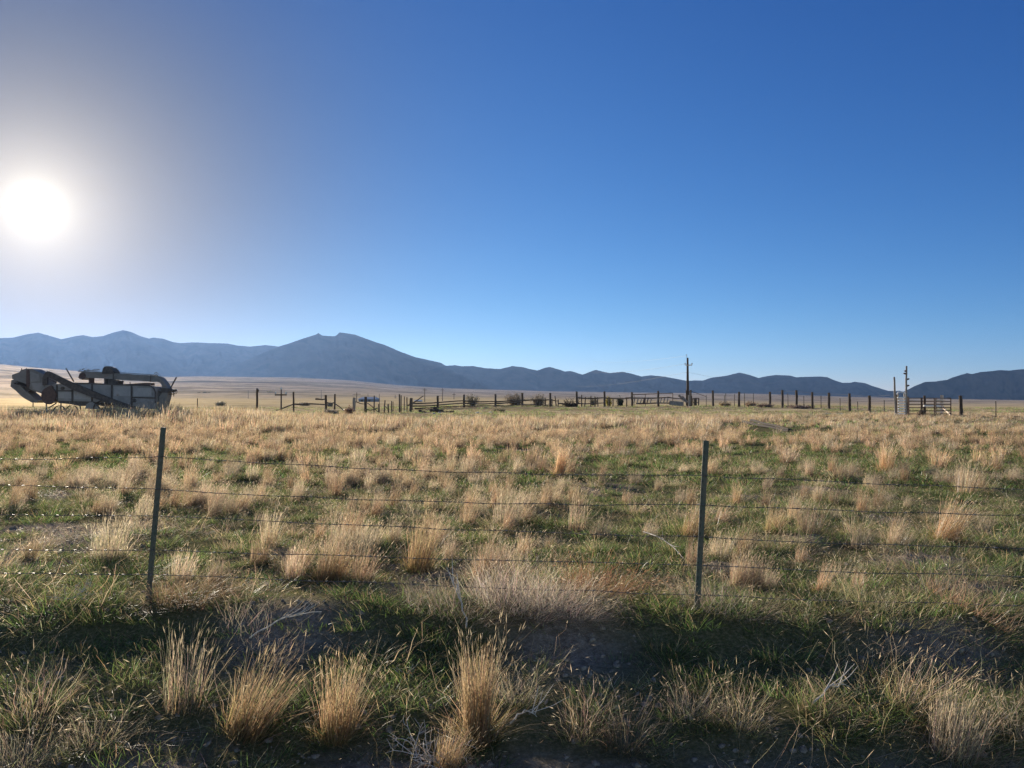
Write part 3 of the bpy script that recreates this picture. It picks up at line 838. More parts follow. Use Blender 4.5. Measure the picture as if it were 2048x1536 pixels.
M_BLEACH = mat_mix('bleached_twigs', (.42, .37, .30), (.66, .60, .52), 30, .85)
M_TWIG = mat_mix('grey_twigs', (.15, .12, .09), (.30, .25, .19), 20, .9)
M_LEAF = grass_material('shrub_leaves', .4, .25)

# ------------------------------------------------------------------ barbed wire fence in front
def fence_pt(x, y):
    """point on the fence line seen at photo pixel (x, y)"""
    t = (x - 1024) / F
    Y = 5.735 / (1 + .065 * t)
    return px(x, y, Y)

def steel_post(root, foot, top):
    """T-section steel post with studs up its face and an anchor spade below the ground"""
    foot, top = Vector(foot), Vector(top)
    d = (top - foot).normalized()
    foot = foot - d * .25
    L = (top - foot).length
    a = Vector((1, .0, 0)); a = (a - d * a.dot(d)).normalized(); b = d.cross(a).normalized()   # across, away from the camera
    if b.y < 0: b = -b
    sec = [(-.0205, 0), (.0205, 0), (.0205, .005), (.0035, .007), (.0028, .036), (-.0028, .036), (-.0035, .007), (-.0205, .005)]
    m = MB()
    n = 14
    for k in range(n + 1):
        p = foot + d * (L * k / n)
        m.v += [tuple(p + a * s[0] + b * s[1]) for s in sec]
    for k in range(n):
        for i in range(8):
            j = (i + 1) % 8
            m.f.append((k * 8 + i, k * 8 + j, (k + 1) * 8 + j, (k + 1) * 8 + i)); m.m.append(0)
    m.f.append(tuple(range(n * 8, n * 8 + 8))); m.m.append(0)
    k = .32
    while k < L - .03:
        c = foot + d * k - b * .003
        m.beam(c - d * .011, c + d * .011, .013, .0075, up=b)
        k += .054
    return m.build('steel_post', M_TPOST, root)

def barbed(root, pts, seed):
    """two twisted strands through the points, with four-point barbs every 12 cm"""
    r = random.Random(seed)
    P = [Vector(p) for p in pts]
    cum = [0]
    for i in range(1, len(P)): cum.append(cum[-1] + (P[i] - P[i - 1]).length)
    def at(s):
        for i in range(1, len(P)):
            if s <= cum[i] or i == len(P) - 1:
                return P[i - 1].lerp(P[i], (s - cum[i - 1]) / (cum[i] - cum[i - 1]))
    L = cum[-1]; n = int(L / .013)
    m = MB()
    j1 = [r.uniform(-1, 1) for _ in range(int(L / .35) + 3)]
    def wob(s):
        k = s / .35; i = int(k); f = k - i; f = f * f * (3 - 2 * f)
        return (j1[i] * (1 - f) + j1[i + 1] * f) * .0055
    for ph in (0, math.pi):
        pth = []
        for i in range(n + 1):
            s = L * i / n; p = at(s); t = s / .075 * 2 * math.pi + ph
            pth.append(p + Vector((0, math.cos(t) * .0019, math.sin(t) * .0019 + wob(s))))
        m.tube(pth, .0015, 5)
    s = .05
    while s < L - .05:
        p = at(s) + Vector((0, 0, wob(s)))
        t0 = r.uniform(0, 6.28)
        for k in range(4):
            t = t0 + k * math.pi / 2 + r.uniform(-.3, .3)
            d = Vector((r.uniform(-.5, .5), math.cos(t), math.sin(t))).normalized()
            c = p + Vector((.006 * (k - 1.5), 0, 0))
            m.tube([c - d * .003, c + d * .015], [.0012, .0004], 4)
        m.tube([p - Vector((.009, 0, 0)), p + Vector((.009, 0, 0))], .0042, 6)
        s += r.uniform(.105, .135)
    return m.build('barbed_wire', M_WIRE, root, smooth=False)

LF, LT = fence_pt(295, 1212), fence_pt(326.5, 855)
RF, RT = fence_pt(1393.5, 1234), fence_pt(1412.5, 881)
WF = thing('barbed_wire_fence', 'barbed wire fence of five strands on steel posts along the ditch', 'wire fence', (LF.x, LF.y, gz(LF.x, LF.y)))
steel_post(WF, LF, LT); steel_post(WF, RF, RT)
for X, lean in ((-7.1, .03), (5.65, .06)):
    Y = float(fence_y(X)); f = Vector((X, Y, gz(X, Y)))
    steel_post(WF, f, f + Vector((lean, 0, 1.36)))
YL = [(918, 913), (970, 978), (1028, 1030), (1099, 1100), (1147, 1148)]
YR = [(951.5, 978), (1010, 1031), (1074, 1098), (1130, 1154), (1190, 1211)]
SAG = [.036, .033, .015, .004, .0]
for k in range(5):
    ax = lambda y, f, t: f[0] + (t[0] - f[0]) * (f[1] - y) / (f[1] - t[1])
    e0 = fence_pt(0, YL[k][0])
    p0 = fence_pt(ax(YL[k][1], (295, 1212), (326.5, 855)), YL[k][1]) - Vector((0, .008, 0))
    p1 = fence_pt(ax(YR[k][0], (1393.5, 1234), (1412.5, 881)), YR[k][0]) - Vector((0, .008, 0))
    e1 = fence_pt(2048, YR[k][1])
    pts = [Vector((-7.1, float(fence_y(-7.1)), e0.z + (e0.z - p0.z) * 1.2)), e0]
    pts += [e0.lerp(p0, .5) - Vector((0, 0, .006)), p0]
    for i in range(1, 10):
        t = i / 10
        pts.append(p0.lerp(p1, t) - Vector((0, 0, SAG[k] * 4 * t * (1 - t))))
    pts += [p1, p1.lerp(e1, .5) - Vector((0, 0, .008)), e1, Vector((5.65, float(fence_y(5.65)), e1.z + (e1.z - p1.z) * .75))]
    barbed(WF, pts, 40 + k)

# ------------------------------------------------------------------ wooden posts and rails of the old corral
def wood_post(root, x, ytop, Y, w=.26, xlean=0, name='post', mat=None, taper=.92, base=None, seg=9):
    t = px(x + xlean, ytop, Y)
    X0 = px(x, ytop, Y).x
    g = gz(X0, Y) - .25 if base is None else base
    n = 7
    pts = [Vector((X0, Y, g)).lerp(t, i / (n - 1)) + Vector((random.uniform(-.06, .06), random.uniform(-.06, .06), 0)) * w for i in range(n)]
    rr = [w / 2 * (1 - (1 - taper) * i / (n - 1)) * random.uniform(.95, 1.05) for i in range(n)]
    m = MB().tube(pts, rr, seg, wob=.04)
    # weathered, slanted head
    c = w * random.uniform(-.15, .15)
    for i in range(len(m.v) - seg, len(m.v)):
        v = m.v[i]; m.v[i] = (v[0], v[1], v[2] + (v[0] - t.x) * c / w * .8)
    return m.build(name, mat or M_POST, root)

def rail(root, a, b, w=.11, name='rail', mat=None, bow=.05):
    a, b = Vector(a), Vector(b)
    n = 9
    ph = random.uniform(0, 6)
    pts = []
    for i in range(n):
        t = i / (n - 1)
        pts.append(a.lerp(b, t) + Vector((0, 0, -bow * 4 * t * (1 - t) + .03 * math.sin(ph + t * 7))))
    r0 = w / 2 * random.uniform(.85, 1.15)
    return MB().tube(pts, [r0 * (1 - .3 * i / n) for i in range(n)], 7, wob=.05).build(name, mat or M_RAIL, root)

def P(x, y, Y): return px(x, y, Y)
def root_at(name, label, cat, x, Y, group=None):
    X = px(x, 800, Y).x
    return thing(name, label, cat, (X, Y, gz(X, Y)), group)

# the long rail fence
RFN = root_at('rail_fence', 'long weathered fence of dark posts and sagging wooden rails across the middle distance', 'rail fence', 823, 92)
rp = [(823, 796, 92), (875.5, 791.5, 95), (928, 789, 98), (991, 788, 101), (1044.5, 786, 103), (1100.5, 786, 104), (1153.5, 783, 104), (1209, 783, 104), (1264, 784, 104), (1316.5, 782, 104)]
for x, y, Y in rp: wood_post(RFN, x, y, Y, .32 if x > 1000 else .29)
for a, b in (((823, 807, 92), (928, 801.5, 98)), ((823, 812.5, 92), (928, 806.5, 98)), ((830, 816.5, 93), (928, 811.5, 98)),
             ((928, 802, 98), (991, 803.2, 101)), ((928, 807, 98), (991, 806.8, 101)), ((928, 811.5, 98), (991, 811.5, 101)),
             ((991, 803, 101), (1044, 800.8, 103)), ((991, 806.5, 101), (1044, 804.2, 103)), ((991, 811.5, 101), (1044, 810, 103)),
             ((1044, 800.2, 103), (1100, 799.2, 104)), ((1044, 809, 103), (1100, 809.5, 104)),
             ((1100, 799.6, 104), (1116, 801.5, 104)), ((1116, 807, 104), (1153, 808, 104)),
             ((1153, 796, 104), (1209, 796, 104)), ((1209, 796.5, 104), (1264, 796.4, 104)), ((1153, 807, 104), (1209, 806, 104))):
    rail(RFN, P(*a) + Vector((0, -.17, 0)), P(*b) + Vector((0, -.17, 0)), .17, bow=.04)
for x, yt, lean in ((1072, 799, 0), (1080.5, 799, .3), (1090.5, 797, .5), (1104, 798, 0), (1113, 792, -3), (1116, 799, .5), (1163, 789.5, .3), (1169, 794, 2), (1181.5, 791.5, .4), (1190, 793.5, .2), (1196, 794.5, -1), (1218, 794, 0), (1226, 796, 0), (1236, 796.5, .6), (1253, 796.5, .5)):
    wood_post(RFN, x, yt, 104.3, .16, lean, 'paling', M_RAIL)

# a shorter braced length further left
R2 = root_at('rail_fence', 'short broken length of post and rail with a slanting brace, left of the leaning stump', 'rail fence', 620, 84)
for x, y, w, l in ((587.5, 784, .20, -.5), (652, 790, .26, -.3), (669, 788, .20, 1.0)): wood_post(R2, x, y, 84, w, l)
rail(R2, P(551, 821, 84), P(587, 808, 84), .16); rail(R2, P(588, 808, 83.9), P(651, 808.5, 83.9), .20, bow=0.0); rail(R2, P(631, 798.5, 84.2), P(652, 798.5, 84.2), .18, bow=0)
rail(R2, P(652, 806, 84), P(669, 806, 84), .16, bow=0); rail(R2, P(669, 806, 84), P(693, 825, 82), .13, bow=0)

# ruined stakes between the two
R3 = root_at('ruined_fence', 'ruined row of uneven leaning stakes and fallen rails before the long rail fence', 'ruined fence', 770, 82)
wood_post(R3, 731, 793.5, 80, .30, .5)
for x, y, Y, w, l in ((748, 791, 80, .14, .6), (757, 808, 80, .12, .3), (768, 800.5, 79, .13, 2.0), (777, 808, 79, .16, -.8), (783, 802, 80, .12, .3), (786, 803, 84, .09, .2), (799, 788.5, 80, .17, 0), (802, 790.5, 80, .12, .3), (808, 793, 84, .11, 1.0), (814, 794.5, 84, .13, 0), (821, 796, 84, .28, .7)):
    wood_post(R3, x, y, Y, w, l, 'stake', M_RAIL)
MB().tube([P(759, 826, 80), P(758.5, 787.5, 80)], [.035, .025], 6).build('pole', M_RAIL, R3)
rail(R3, P(816, 812, 84), P(846.5, 792.5, 85), .12, bow=0); rail(R3, P(711, 804, 80), P(731, 809, 80), .10, bow=0)
rail(R3, P(735, 806, 80), P(757, 824, 79), .10, bow=0); rail(R3, P(731, 820, 79), P(755, 817, 81), .12, bow=.05); rail(R3, P(768, 811, 79), P(777, 818, 79), .09, bow=0)

t = root_at('stump', 'thick grey stump leaning to the right beside a far power pole', 'stump', 708, 86)
wood_post(t, 707.5, 795, 86, .36, 1.0, 'trunk', M_GREYWOOD)
t = root_at('gate_post', 'lone tall dark post standing apart right of the old machine', 'post', 513, 72)
wood_post(t, 513.5, 776.5, 72, .20, 1.2, 'trunk'); MB().tube([P(517, 779, 71.9), P(517, 783, 71.9)], .05, 6).build('hinge', M_IRON, t)
t = root_at('fence_stake', 'single thin stake close right of the old machine', 'stake', 395, 80)
wood_post(t, 395, 797, 80, .09, 0, 'trunk', M_STAKE)

# ------------------------------------------------------------------ wire fence of stout posts to the right
W2 = root_at('wire_fence', 'row of stout dark posts with thin wires running right from the power pole', 'wire fence', 1426, 104)
wp = [(1426, 781, 104), (1478, 783.5, 102), (1540, 783.5, 99), (1565, 780, 96), (1593, 780.5, 93), (1624.5, 784, 90), (1658, 785.5, 87), (1699, 787, 81), (1739, 791, 76)]
for x, y, Y in wp: wood_post(W2, x, y, Y, .30 if Y > 85 else .29, random.uniform(-.4, .4))
stk = [(1412.5, 790, 104, 0), (1449, 790.5, 104, 0), (1451.5, 786.5, 104, 0), (1468.5, 788.5, 103, .4), (1489, 786.5, 102, 0), (1507, 785.5, 101, -.4), (1576, 787, 95, -.5), (1607.5, 791.5, 92, 0), (1642, 791.5, 89, 0), (1680, 796, 84, 0), (1716, 803, 79, -1), (1768, 800, 73, .3)]
for x, y, Y, l in stk: wood_post(W2, x, y, Y, .085, l, 'steel_stake', M_STAKE)
for f in (.93, .72, .50, .28):
    pts = []
    for x, y, Y in wp:
        t = px(x, y, Y); g = gz(t.x, Y)
        pts.append(Vector((t.x, Y - .16, g + (t.z - g) * f)))
    e = px(1786, 795, 63); pts.append(Vector((e.x, 63.5, gz(e.x, 63) + 1.9 * f)))
    MB().tube(pts, .008, 4).build('wire', M_WIRE, W2)

# ------------------------------------------------------------------ power pole
PPY = 106
PP = root_at('power_pole', 'tall dark power pole with a short cross arm rising above the corral', 'power pole', 1375, PPY)
b = px(1375.5, 806, PPY); tp = px(1375.2, 715.5, PPY)
MB().tube([Vector((b.x, PPY, gz(b.x, PPY) - .5)), Vector((b.x, PPY, b.z)).lerp(tp, .5), tp], [.20, .17, .13], 12).build('pole', M_POST, PP, smooth=False)
arm = MB().beam(px(1370.3, 730.3, PPY - .2), px(1384, 730.3, PPY - .2), .10, .12).build('cross_arm', M_PALEWOOD, PP)
for x in (1370.3, 1384):
    c = px(x, 730.3, PPY - .2)
    MB().tube([c, c + Vector((0, 0, .10)), c + Vector((0, 0, .14)), c + Vector((0, 0, .26)), c + Vector((0, 0, .30))], [.025, .025, .11, .10, .04], 10).build('insulator', M_GLASS, PP)
c = px(1373.9, 715.5, PPY - .15)
MB().tube([c - Vector((0, 0, .2)), c + Vector((-.05, 0, .34))], .022, 6).build('pin', M_IRON, PP)
MB().tube([c + Vector((-.05, 0, .34)), c + Vector((-.05, 0, .38)), c + Vector((-.05, 0, .47))], [.03, .09, .05], 8).build('insulator', M_GLASS, PP)
def cable(a, b, sag, lab):
    pts = [Vector(a).lerp(Vector(b), t / 24) - Vector((0, 0, sag * 4 * (t / 24) * (1 - t / 24))) for t in range(25)]
    o = MB().tube(pts, .011, 5).build('power_line', M_CABLE)
    set_props(o, lab, 'power line')
far1 = px(1110, 775, 420)
cable(px(1373.6, 711.5, PPY), px(1185, 722, 240), .6, 'topmost thin power line leaving the pole towards the left')
cable(px(1370.3, 727.8, PPY), px(1185, 744, 240), .6, 'middle thin power line from the left end of the cross arm')
cable(px(1374.5, 744.5, PPY), px(1150, 772, 300), .8, 'lowest thin power line leaving the pole towards the left')
cable(px(1376.5, 744.5, PPY), px(1560, 766, 260), .8, 'thin power line leaving the pole to the right over the hills')
BRC = MB().tube([px(1383.5, 783, PPY - 1), px(1412, 793, 104)], .035, 6).build('brace_cable', M_PIPE)
set_props(BRC, 'slanting pipe from the boards at the power pole down to a small stake', 'brace')

# boards and planks heaped at the foot of the pole
PB = root_at('board_stack', 'upright dark boards leaning round the foot of the power pole', 'boards', 1378, PPY - 1.5)
for x0, x1, yt, Y, mt in ((1371.8, 1375.4, 780.5, PPY - 1.4, M_POST), (1375.6, 1379.4, 781.5, PPY - 1.5, M_POST), (1380.4, 1383.2, 780, PPY - 1.2, M_POST), (1376.5, 1381, 790, PPY - 1.9, M_GREYWOOD), (1382.2, 1384.2, 792, PPY - 1.7, M_POST)):
    a, c = px(x0, yt, Y), px(x1, yt + random.uniform(-.5, .8), Y)
    gd = gz(a.x, Y) - .1
    MB().add([(a.x, Y, gd), (c.x, Y, gd), (c.x, Y, c.z), (a.x, Y, a.z), (a.x, Y + .09, gd), (c.x, Y + .09, gd), (c.x, Y + .09, c.z), (a.x, Y + .09, a.z)],
             [(0, 1, 2, 3), (7, 6, 5, 4), (0, 4, 5, 1), (1, 5, 6, 2), (2, 6, 7, 3), (3, 7, 4, 0)]).build('board', mt, PB)
FB = root_at('feed_bunk', 'low grey plank feed trough lying left of the power pole', 'feed trough', 1352, 102)
a, c = px(1340.5, 801, 102), px(1367, 803.5, 102)
for Y in (102, 102.7):
    MB().beam(Vector((a.x, Y, a.z - .30)), Vector((c.x, Y, c.z - .30)), .05, .55).build('side_board', M_GREYWOOD, FB)
for v in (a, c): MB().beam(Vector((v.x, 102.03, v.z - .32)), Vector((v.x, 102.67, v.z - .32)), .05, .5).build('end_board', M_GREYWOOD, FB)
MB().beam(Vector((a.x, 102.35, a.z - .56)), Vector((c.x, 102.35, c.z - .56)), .64, .04).build('floor', M_GREYWOOD, FB)
for (x0, y0, x1, y1, w), lb in (((1357.5, 790.5, 1373.5, 804, .30), 'wide plank propped slantwise against the power pole boards'), ((1365, 792, 1377, 806, .14), 'narrower plank propped beside the wide slanting one'), ((1360.5, 797, 1367.5, 803.5, .12), 'thin plank under the wide slanting one')):
    p0, p1 = px(x0, y0, 103.5), px(x1, y1, 102.8)
    o = MB().beam(p0, p1, .06, w, up=(0, 0, 1)).build('plank', M_GREYWOOD); set_props(o, lb, 'plank')
CR = root_at('crate', 'small open crate of upright boards just right of the power pole', 'crate', 1391, 104)
for x0, x1 in ((1385, 1386.6), (1388, 1393.5), (1396, 1398.4)):
    a, c = px(x0, 796.3, 104), px(x1, 796.3, 104)
    MB().box(((a.x + c.x) / 2, 104, a.z - .5), (c.x - a.x, .06, 1.0)).build('slat', M_POST, CR)
MB().beam(px(1385, 796.6, 103.93), px(1398.4, 796.6, 103.93), .06, .10).build('top_rail', M_POST, CR)
MB().beam(px(1385, 805.5, 103.93), px(1398.4, 805.5, 103.93), .06, .10).build('bottom_rail', M_POST, CR)

# fallen slatted gate and pipe frame left of the pole
GT = root_at('slatted_gate', 'low sagging slatted gate with slanting pickets propped on posts left of the pole', 'gate', 1310, 103)
rail(GT, P(1250, 796.5, 103), P(1340, 795.5, 103), .16, bow=0); rail(GT, P(1335, 794.5, 103), P(1366, 798, 103), .13, bow=0); rail(GT, P(1272, 806.8, 103), P(1342, 806.2, 103), .22, bow=0)
for i in range(11):
    x = 1269 + i * 6.6
    if i in (6,): continue
    MB().beam(P(x - 1.6, 806.5, 102.9), P(x + 1.0, 796.3, 102.9), .04, .14 if i != 3 else .3, up=(1, 0, 0)).build('picket', M_GREYWOOD if i not in (3, 4) else M_RUST, GT)
PF = root_at('pipe_frame', 'plain rusty pipe frame standing behind the slatted gate', 'pipe frame', 1306, 105)
MB().tube([P(1266, 789.2, 105), P(1345.5, 786.2, 105)], .05, 8).build('top_pipe', M_PIPE, PF)
for x, y in ((1290.5, 788.4), (1345.5, 786.2), (1268, 789)):
    q = P(x, y, 105); MB().tube([q, Vector((q.x, 105, gz(q.x, 105) - .1))], .045, 8).build('upright', M_PIPE, PF)

# brush heap in the middle of the rail fence
def twigs(seed, spread, H, n, r0, flat=.5, sub=3, lean=(0, 0)):
    q = random.Random(seed); m = MB()
    for i in range(n):
        a = q.uniform(0, 6.283); rr = q.uniform(0, spread * .5)
        p = Vector((math.cos(a) * rr, math.sin(a) * rr, q.uniform(0, H * .2)))
        d = Vector((math.cos(a + q.uniform(-1, 1)) + lean[0], math.sin(a + q.uniform(-1, 1)) + lean[1], q.uniform(.1, 1.2) * (1 - flat) * 2)).normalized()
        L = q.uniform(.5, 1.0) * spread
        pts = [p.copy()]
        for k in range(5):
            d = (d + Vector((q.uniform(-.45, .45), q.uniform(-.45, .45), q.uniform(-.35, .3)))).normalized()
            p = p + d * L / 5; p.z = min(max(p.z, .005), H); pts.append(p.copy())
        m.tube(pts, [r0 * (1 - .15 * k) for k in range(6)], 5)
        for k in range(sub):
            b = pts[q.randrange(1, 5)].copy(); e = Vector((q.uniform(-1, 1), q.uniform(-1, 1), q.uniform(-.2, .9))).normalized(); pp = [b.copy()]
            for s in range(3):
                e = (e + Vector((q.uniform(-.5, .5), q.uniform(-.5, .5), q.uniform(-.4, .4)))).normalized()
                b = b + e * L * .11; b.z = max(b.z, .005); pp.append(b.copy())
            m.tube(pp, [r0 * .5, r0 * .42, r0 * .33, r0 * .2], 4)
    return m
def put_twigs(name, mb, mat, loc, label, cat, group=None):
    o = mb.build(name, mat); o.location = loc
    return set_props(o, label, cat, group)
v = px(1143, 812, 103.5)
put_twigs('brush_heap', twigs(5, 1.5, 1.05, 46, .05, .45), M_POST, (v.x, 103.5, gz(v.x, 103.5)), 'dark heap of old timber and branches in a gap of the rail fence', 'brush heap')

# ------------------------------------------------------------------ loading chute, panels and posts at right
def tall_pole(x0, y0, x1, y1, Y, r, lab, knots):
    b, t = px(x0, y0, Y), px(x1, y1, Y)
    b = Vector((b.x, Y, gz(b.x, Y) - .3))
    root = thing('tall_pole', lab, 'pole', (b.x, Y, gz(b.x, Y)))
    n = 9
    pts = [b.lerp(t, i / (n - 1)) + Vector((random.uniform(-.015, .015), random.uniform(-.015, .015), 0)) for i in range(n)]
    MB().tube(pts, [r * (1 - .3 * i / (n - 1)) for i in range(n)], 10, wob=.03).build('trunk', M_GREYWOOD, root)
    for y, s in knots:
        f = (y0 - y) / (y0 - y1); c = b.lerp(t, f)
        MB().tube([c + Vector((s * r * .5, -.02, -.05)), c + Vector((s * r * 1.5, -.03, .0)), c + Vector((s * r * 2.4, -.03, .02))], [.05, .075, .05], 7).build('knot', M_POST, root)
tall_pole(1792, 838, 1788.2, 754, 62, .095, 'shorter of two tall grey poles, left of the white ladder', ())
tall_pole(1812, 841, 1812.6, 732, 62, .095, 'tallest grey pole with knobs up its side, right of the white ladder', ((747, -1), (758, 1), (771, 1), (742, -.7)))
LD = root_at('ladder_gate', 'white ladder shaped chute gate with eight rungs between the two tall poles', 'ladder gate', 1803, 61.6)
Yg = 61.7
for x in (1796.6, 1808.6):
    g = px(x, 838, Yg); t = px(x, 787, Yg)
    MB().beam(Vector((g.x, Yg, gz(g.x, Yg) - .05)), Vector((g.x, Yg, t.z)), .055, .075).build('stile', M_GREYWOOD, LD)
MB().tube([px(1793.6, 788.5, Yg - .06), px(1796.4, 784.3, Yg - .06), px(1808.2, 784.3, Yg - .06), px(1811.4, 788.3, Yg - .06)], .042, 7).build('top_bar', M_WHITE, LD)
for y in (795.3, 800.8, 806.6, 812.3, 817.4, 822.3, 827.4, 832.4):
    MB().beam(px(1794.5 if y < 800 else 1796, y, Yg - .07), px(1810.5, y, Yg - .07), .05, .078).build('rung', M_WHITE, LD)
for x in (1793.2, 1815.2):
    p = px(x, 790, 63); wood_post(LD, x, 790 if x < 1800 else 793, 63.2, .14, .4, 'jamb_post', M_POST)
# steel stock panels
def panel(x0, x1, yt, yb, Y, lab, Y1=None):
    Y1 = Y1 or Y
    root = root_at('stock_panel', lab, 'stock panel', (x0 + x1) / 2, Y)
    a, b = px(x0, yt, Y), px(x0, yb, Y); c, d = px(x1, yt, Y1), px(x1, yb, Y1)
    for p, q in ((a, b), (c, d)): MB().tube([p, q], .045, 8).build('upright', M_PIPE, root)
    n = 7
    for i in range(n):
        t = i / (n - 1)
        MB().tube([a.lerp(b, t), c.lerp(d, t)], .032, 7).build('bar', M_PIPE, root)
    for x in (.12, .9):
        p = b.lerp(d, x); MB().tube([p, Vector((p.x, p.y, gz(p.x, p.y) - .05))], .04, 7).build('foot', M_PIPE, root)
    return root
panel(1817.5, 1868.6, 796.3, 834.3, 62.5, 'rusty steel stock panel nearest the tall poles')
panel(1871.6, 1901.5, 796.3, 834.0, 62.3, 'rusty steel stock panel at the outer right, crossed by a slanting brace')
SB = root_at('loading_chute', 'pale plank side of the loading chute seen through the right stock panel', 'loading chute', 1880, 64)
for y in (800.5, 807.3, 813, 818.2, 823.8, 828.7, 833):
    MB().beam(px(1871.5, y, 64), px(1885, y + .5, 65.5), .05, .09).build('plank', M_PALEWOOD, SB)
MB().beam(px(1847.5, 811.4, 63.2), px(1881, 811.8, 63.2), .07, .14).build('top_plank', M_WHITE, SB)
for x, yt, Y, w, mt, lb in ((1848.8, 791, 63.6, .21, M_POST, 'square dark post behind the middle of the stock panels'), (1842.8, 797, 63.0, .17, M_RAIL, 'shorter brush tangled post just left of the square dark post'), (1883.4, 790.5, 66, .31, M_PALEWOOD, 'pale sunlit post behind the right stock panel'), (1922.3, 791, 62, .28, M_POST, 'stout dark post standing alone right of the stock panels')):
    r_ = root_at('wooden_post', lb, 'post', x, Y)
    wood_post(r_, x, yt, Y, w, -1.5 if x > 1900 else .2, 'trunk', mt, seg=4 if mt is M_PALEWOOD else 9)
o = MB().beam(px(1886, 815, 63.8), px(1911, 839.5, 61.6), .08, .14).build('brace', M_PALEWOOD); set_props(o, 'pale plank brace slanting down to the right behind the stock panel', 'brace')
o = MB().beam(px(1884, 815.5, 64.2), px(1906, 833, 62.6), .07, .14).build('brace', M_POST); set_props(o, 'darker plank lying just above the pale slanting brace', 'brace')
t = root_at('steel_stake', 'single thin steel stake in the grass far right', 'stake', 1991.5, 58)
wood_post(t, 1991.5, 802, 58, .075, 0, 'shaft', M_STAKE)
p = on_ground(1640, 830); q = on_ground(1671, 829)
o = MB().beam(Vector((p.x, p.y, p.z + .10)), Vector((q.x, p.y + .3, p.z + .14)), .14, .05).build('plank', M_PALEWOOD); set_props(o, 'pale plank lying in the grass below the row of stout posts', 'plank')

# two long poles lying in the grass
for (x0, y0, Ya, x1, y1, Yb), lb in (((1486, 843.5, 44, 1577, 862, 37), 'nearer of two long dark poles lying in the grass'), ((1502, 840.5, 45, 1577.5, 858, 38), 'further of two long dark poles lying in the grass')):
    a, b = px(x0, y0, Ya), px(x1, y1, Yb)
    n = 10
    o = MB().tube([a.lerp(b, i / 9) + Vector((0, 0, .02 * math.sin(i * 1.3))) for i in range(n)], [.075 - .003 * i for i in range(n)], 8, wob=.06).build('lying_pole', M_DARKPOLE)
    set_props(o, lb, 'pole')

# ------------------------------------------------------------------ the old threshing machine
TY = 60.0
def tp(x, y): p = px(x, y, TY); return (p.x, p.z)
def T3(x, y, dy=0): p = px(x, y, TY); return Vector((p.x, TY + dy, p.z))
g0 = px(205, 836, TY)
TM = thing('threshing_machine', 'derelict galvanised threshing machine with a long straw blower pipe on top', 'threshing machine', (g0.x, TY, gz(g0.x, TY)))
HB = .75      # half the body's width
def plate(pts, y0, y1, mat, name, parent=TM): return MB().prism([tp(*p) for p in pts], TY + y0, TY + y1).build(name, mat, parent)
body = plate([(98, 779), (102.5, 771), (125, 768.5), (158, 766), (199, 767.3), (234, 769), (273, 770.5), (307, 771.5), (313, 773), (317.5, 777), (320, 784), (320.5, 806), (318, 818), (262, 815), (234, 806), (195, 803), (128, 801.5), (100, 806)], -HB, HB, M_GALV, 'body')
for x in (125.5, 156, 195, 234, 273): # seams and ribs
    yt = 769 if x < 150 else 767.5 + (x - 158) * .025
    yb = 803 if x < 240 else 812
    plate([(x - 1.6, yt), (x + 1.6, yt), (x + 1.6, yb), (x - 1.6, yb)], -HB - .05, -HB - .003, M_IRON, 'rib', body)
plate([(158, 765.2), (199, 766.5), (307, 770.7), (313, 772), (318, 776.5), (321, 784), (321, 806), (319, 806), (319, 785), (316.3, 778.3), (311.8, 774.2), (306, 773), (199, 769), (158, 768)], -HB - .055, -HB - .005, M_IRON, 'edge_strip', body)
for x0, x1, y0, y1 in ((128, 154, 784, 797), (159, 193, 785, 799), (238, 271, 773, 792), (277, 312, 776, 792.5)):
    plate([(x0, y0), (x1, y0 + .4), (x1, y1), (x0, y1 - .4)], -HB - .022, -HB - .004, M_PANEL, 'side_panel', body)
plate([(275, 793.5), (320, 795), (320, 797), (275, 795.8)], -HB - .05, -HB - .006, M_IRON, 'rib', body)
plate([(127, 780.6), (155, 781), (155, 782.8), (127, 782.6)], -HB - .05, -HB - .006, M_IRON, 'rib', body)
plate([(128, 797.5), (140, 796), (156, 799.5), (196, 800.5), (234, 802), (273, 806), (273, 812), (262, 816), (215, 812), (196, 808), (170, 812), (150, 808), (128, 806)], -HB + .02, HB - .02, M_IRON, 'underframe')
for x, y, r, mt in ((137, 777, .13, M_IRON), (278, 801, .16, M_IRON), (112, 778, .18, M_RUST)):
    c = T3(x, y); MB().tube([c + Vector((0, -HB - .09, 0)), c + Vector((0, -HB - .004, 0))], r, 18).build('pulley', mt, body)
# rusty drum housing at the front
plate([(112 + 14.2 * math.cos(a) * (1 if math.cos(a) > 0 else 1.02), 791.5 + 17 * math.sin(a)) for a in [2 * math.pi * i / 22 for i in range(22)]], -HB - .22, -HB - .058, M_RUST, 'drum_cover')
plate([(109, 774.5), (116, 771), (121, 776)], -HB - .20, -HB - .06, M_RUST, 'drum_cap')
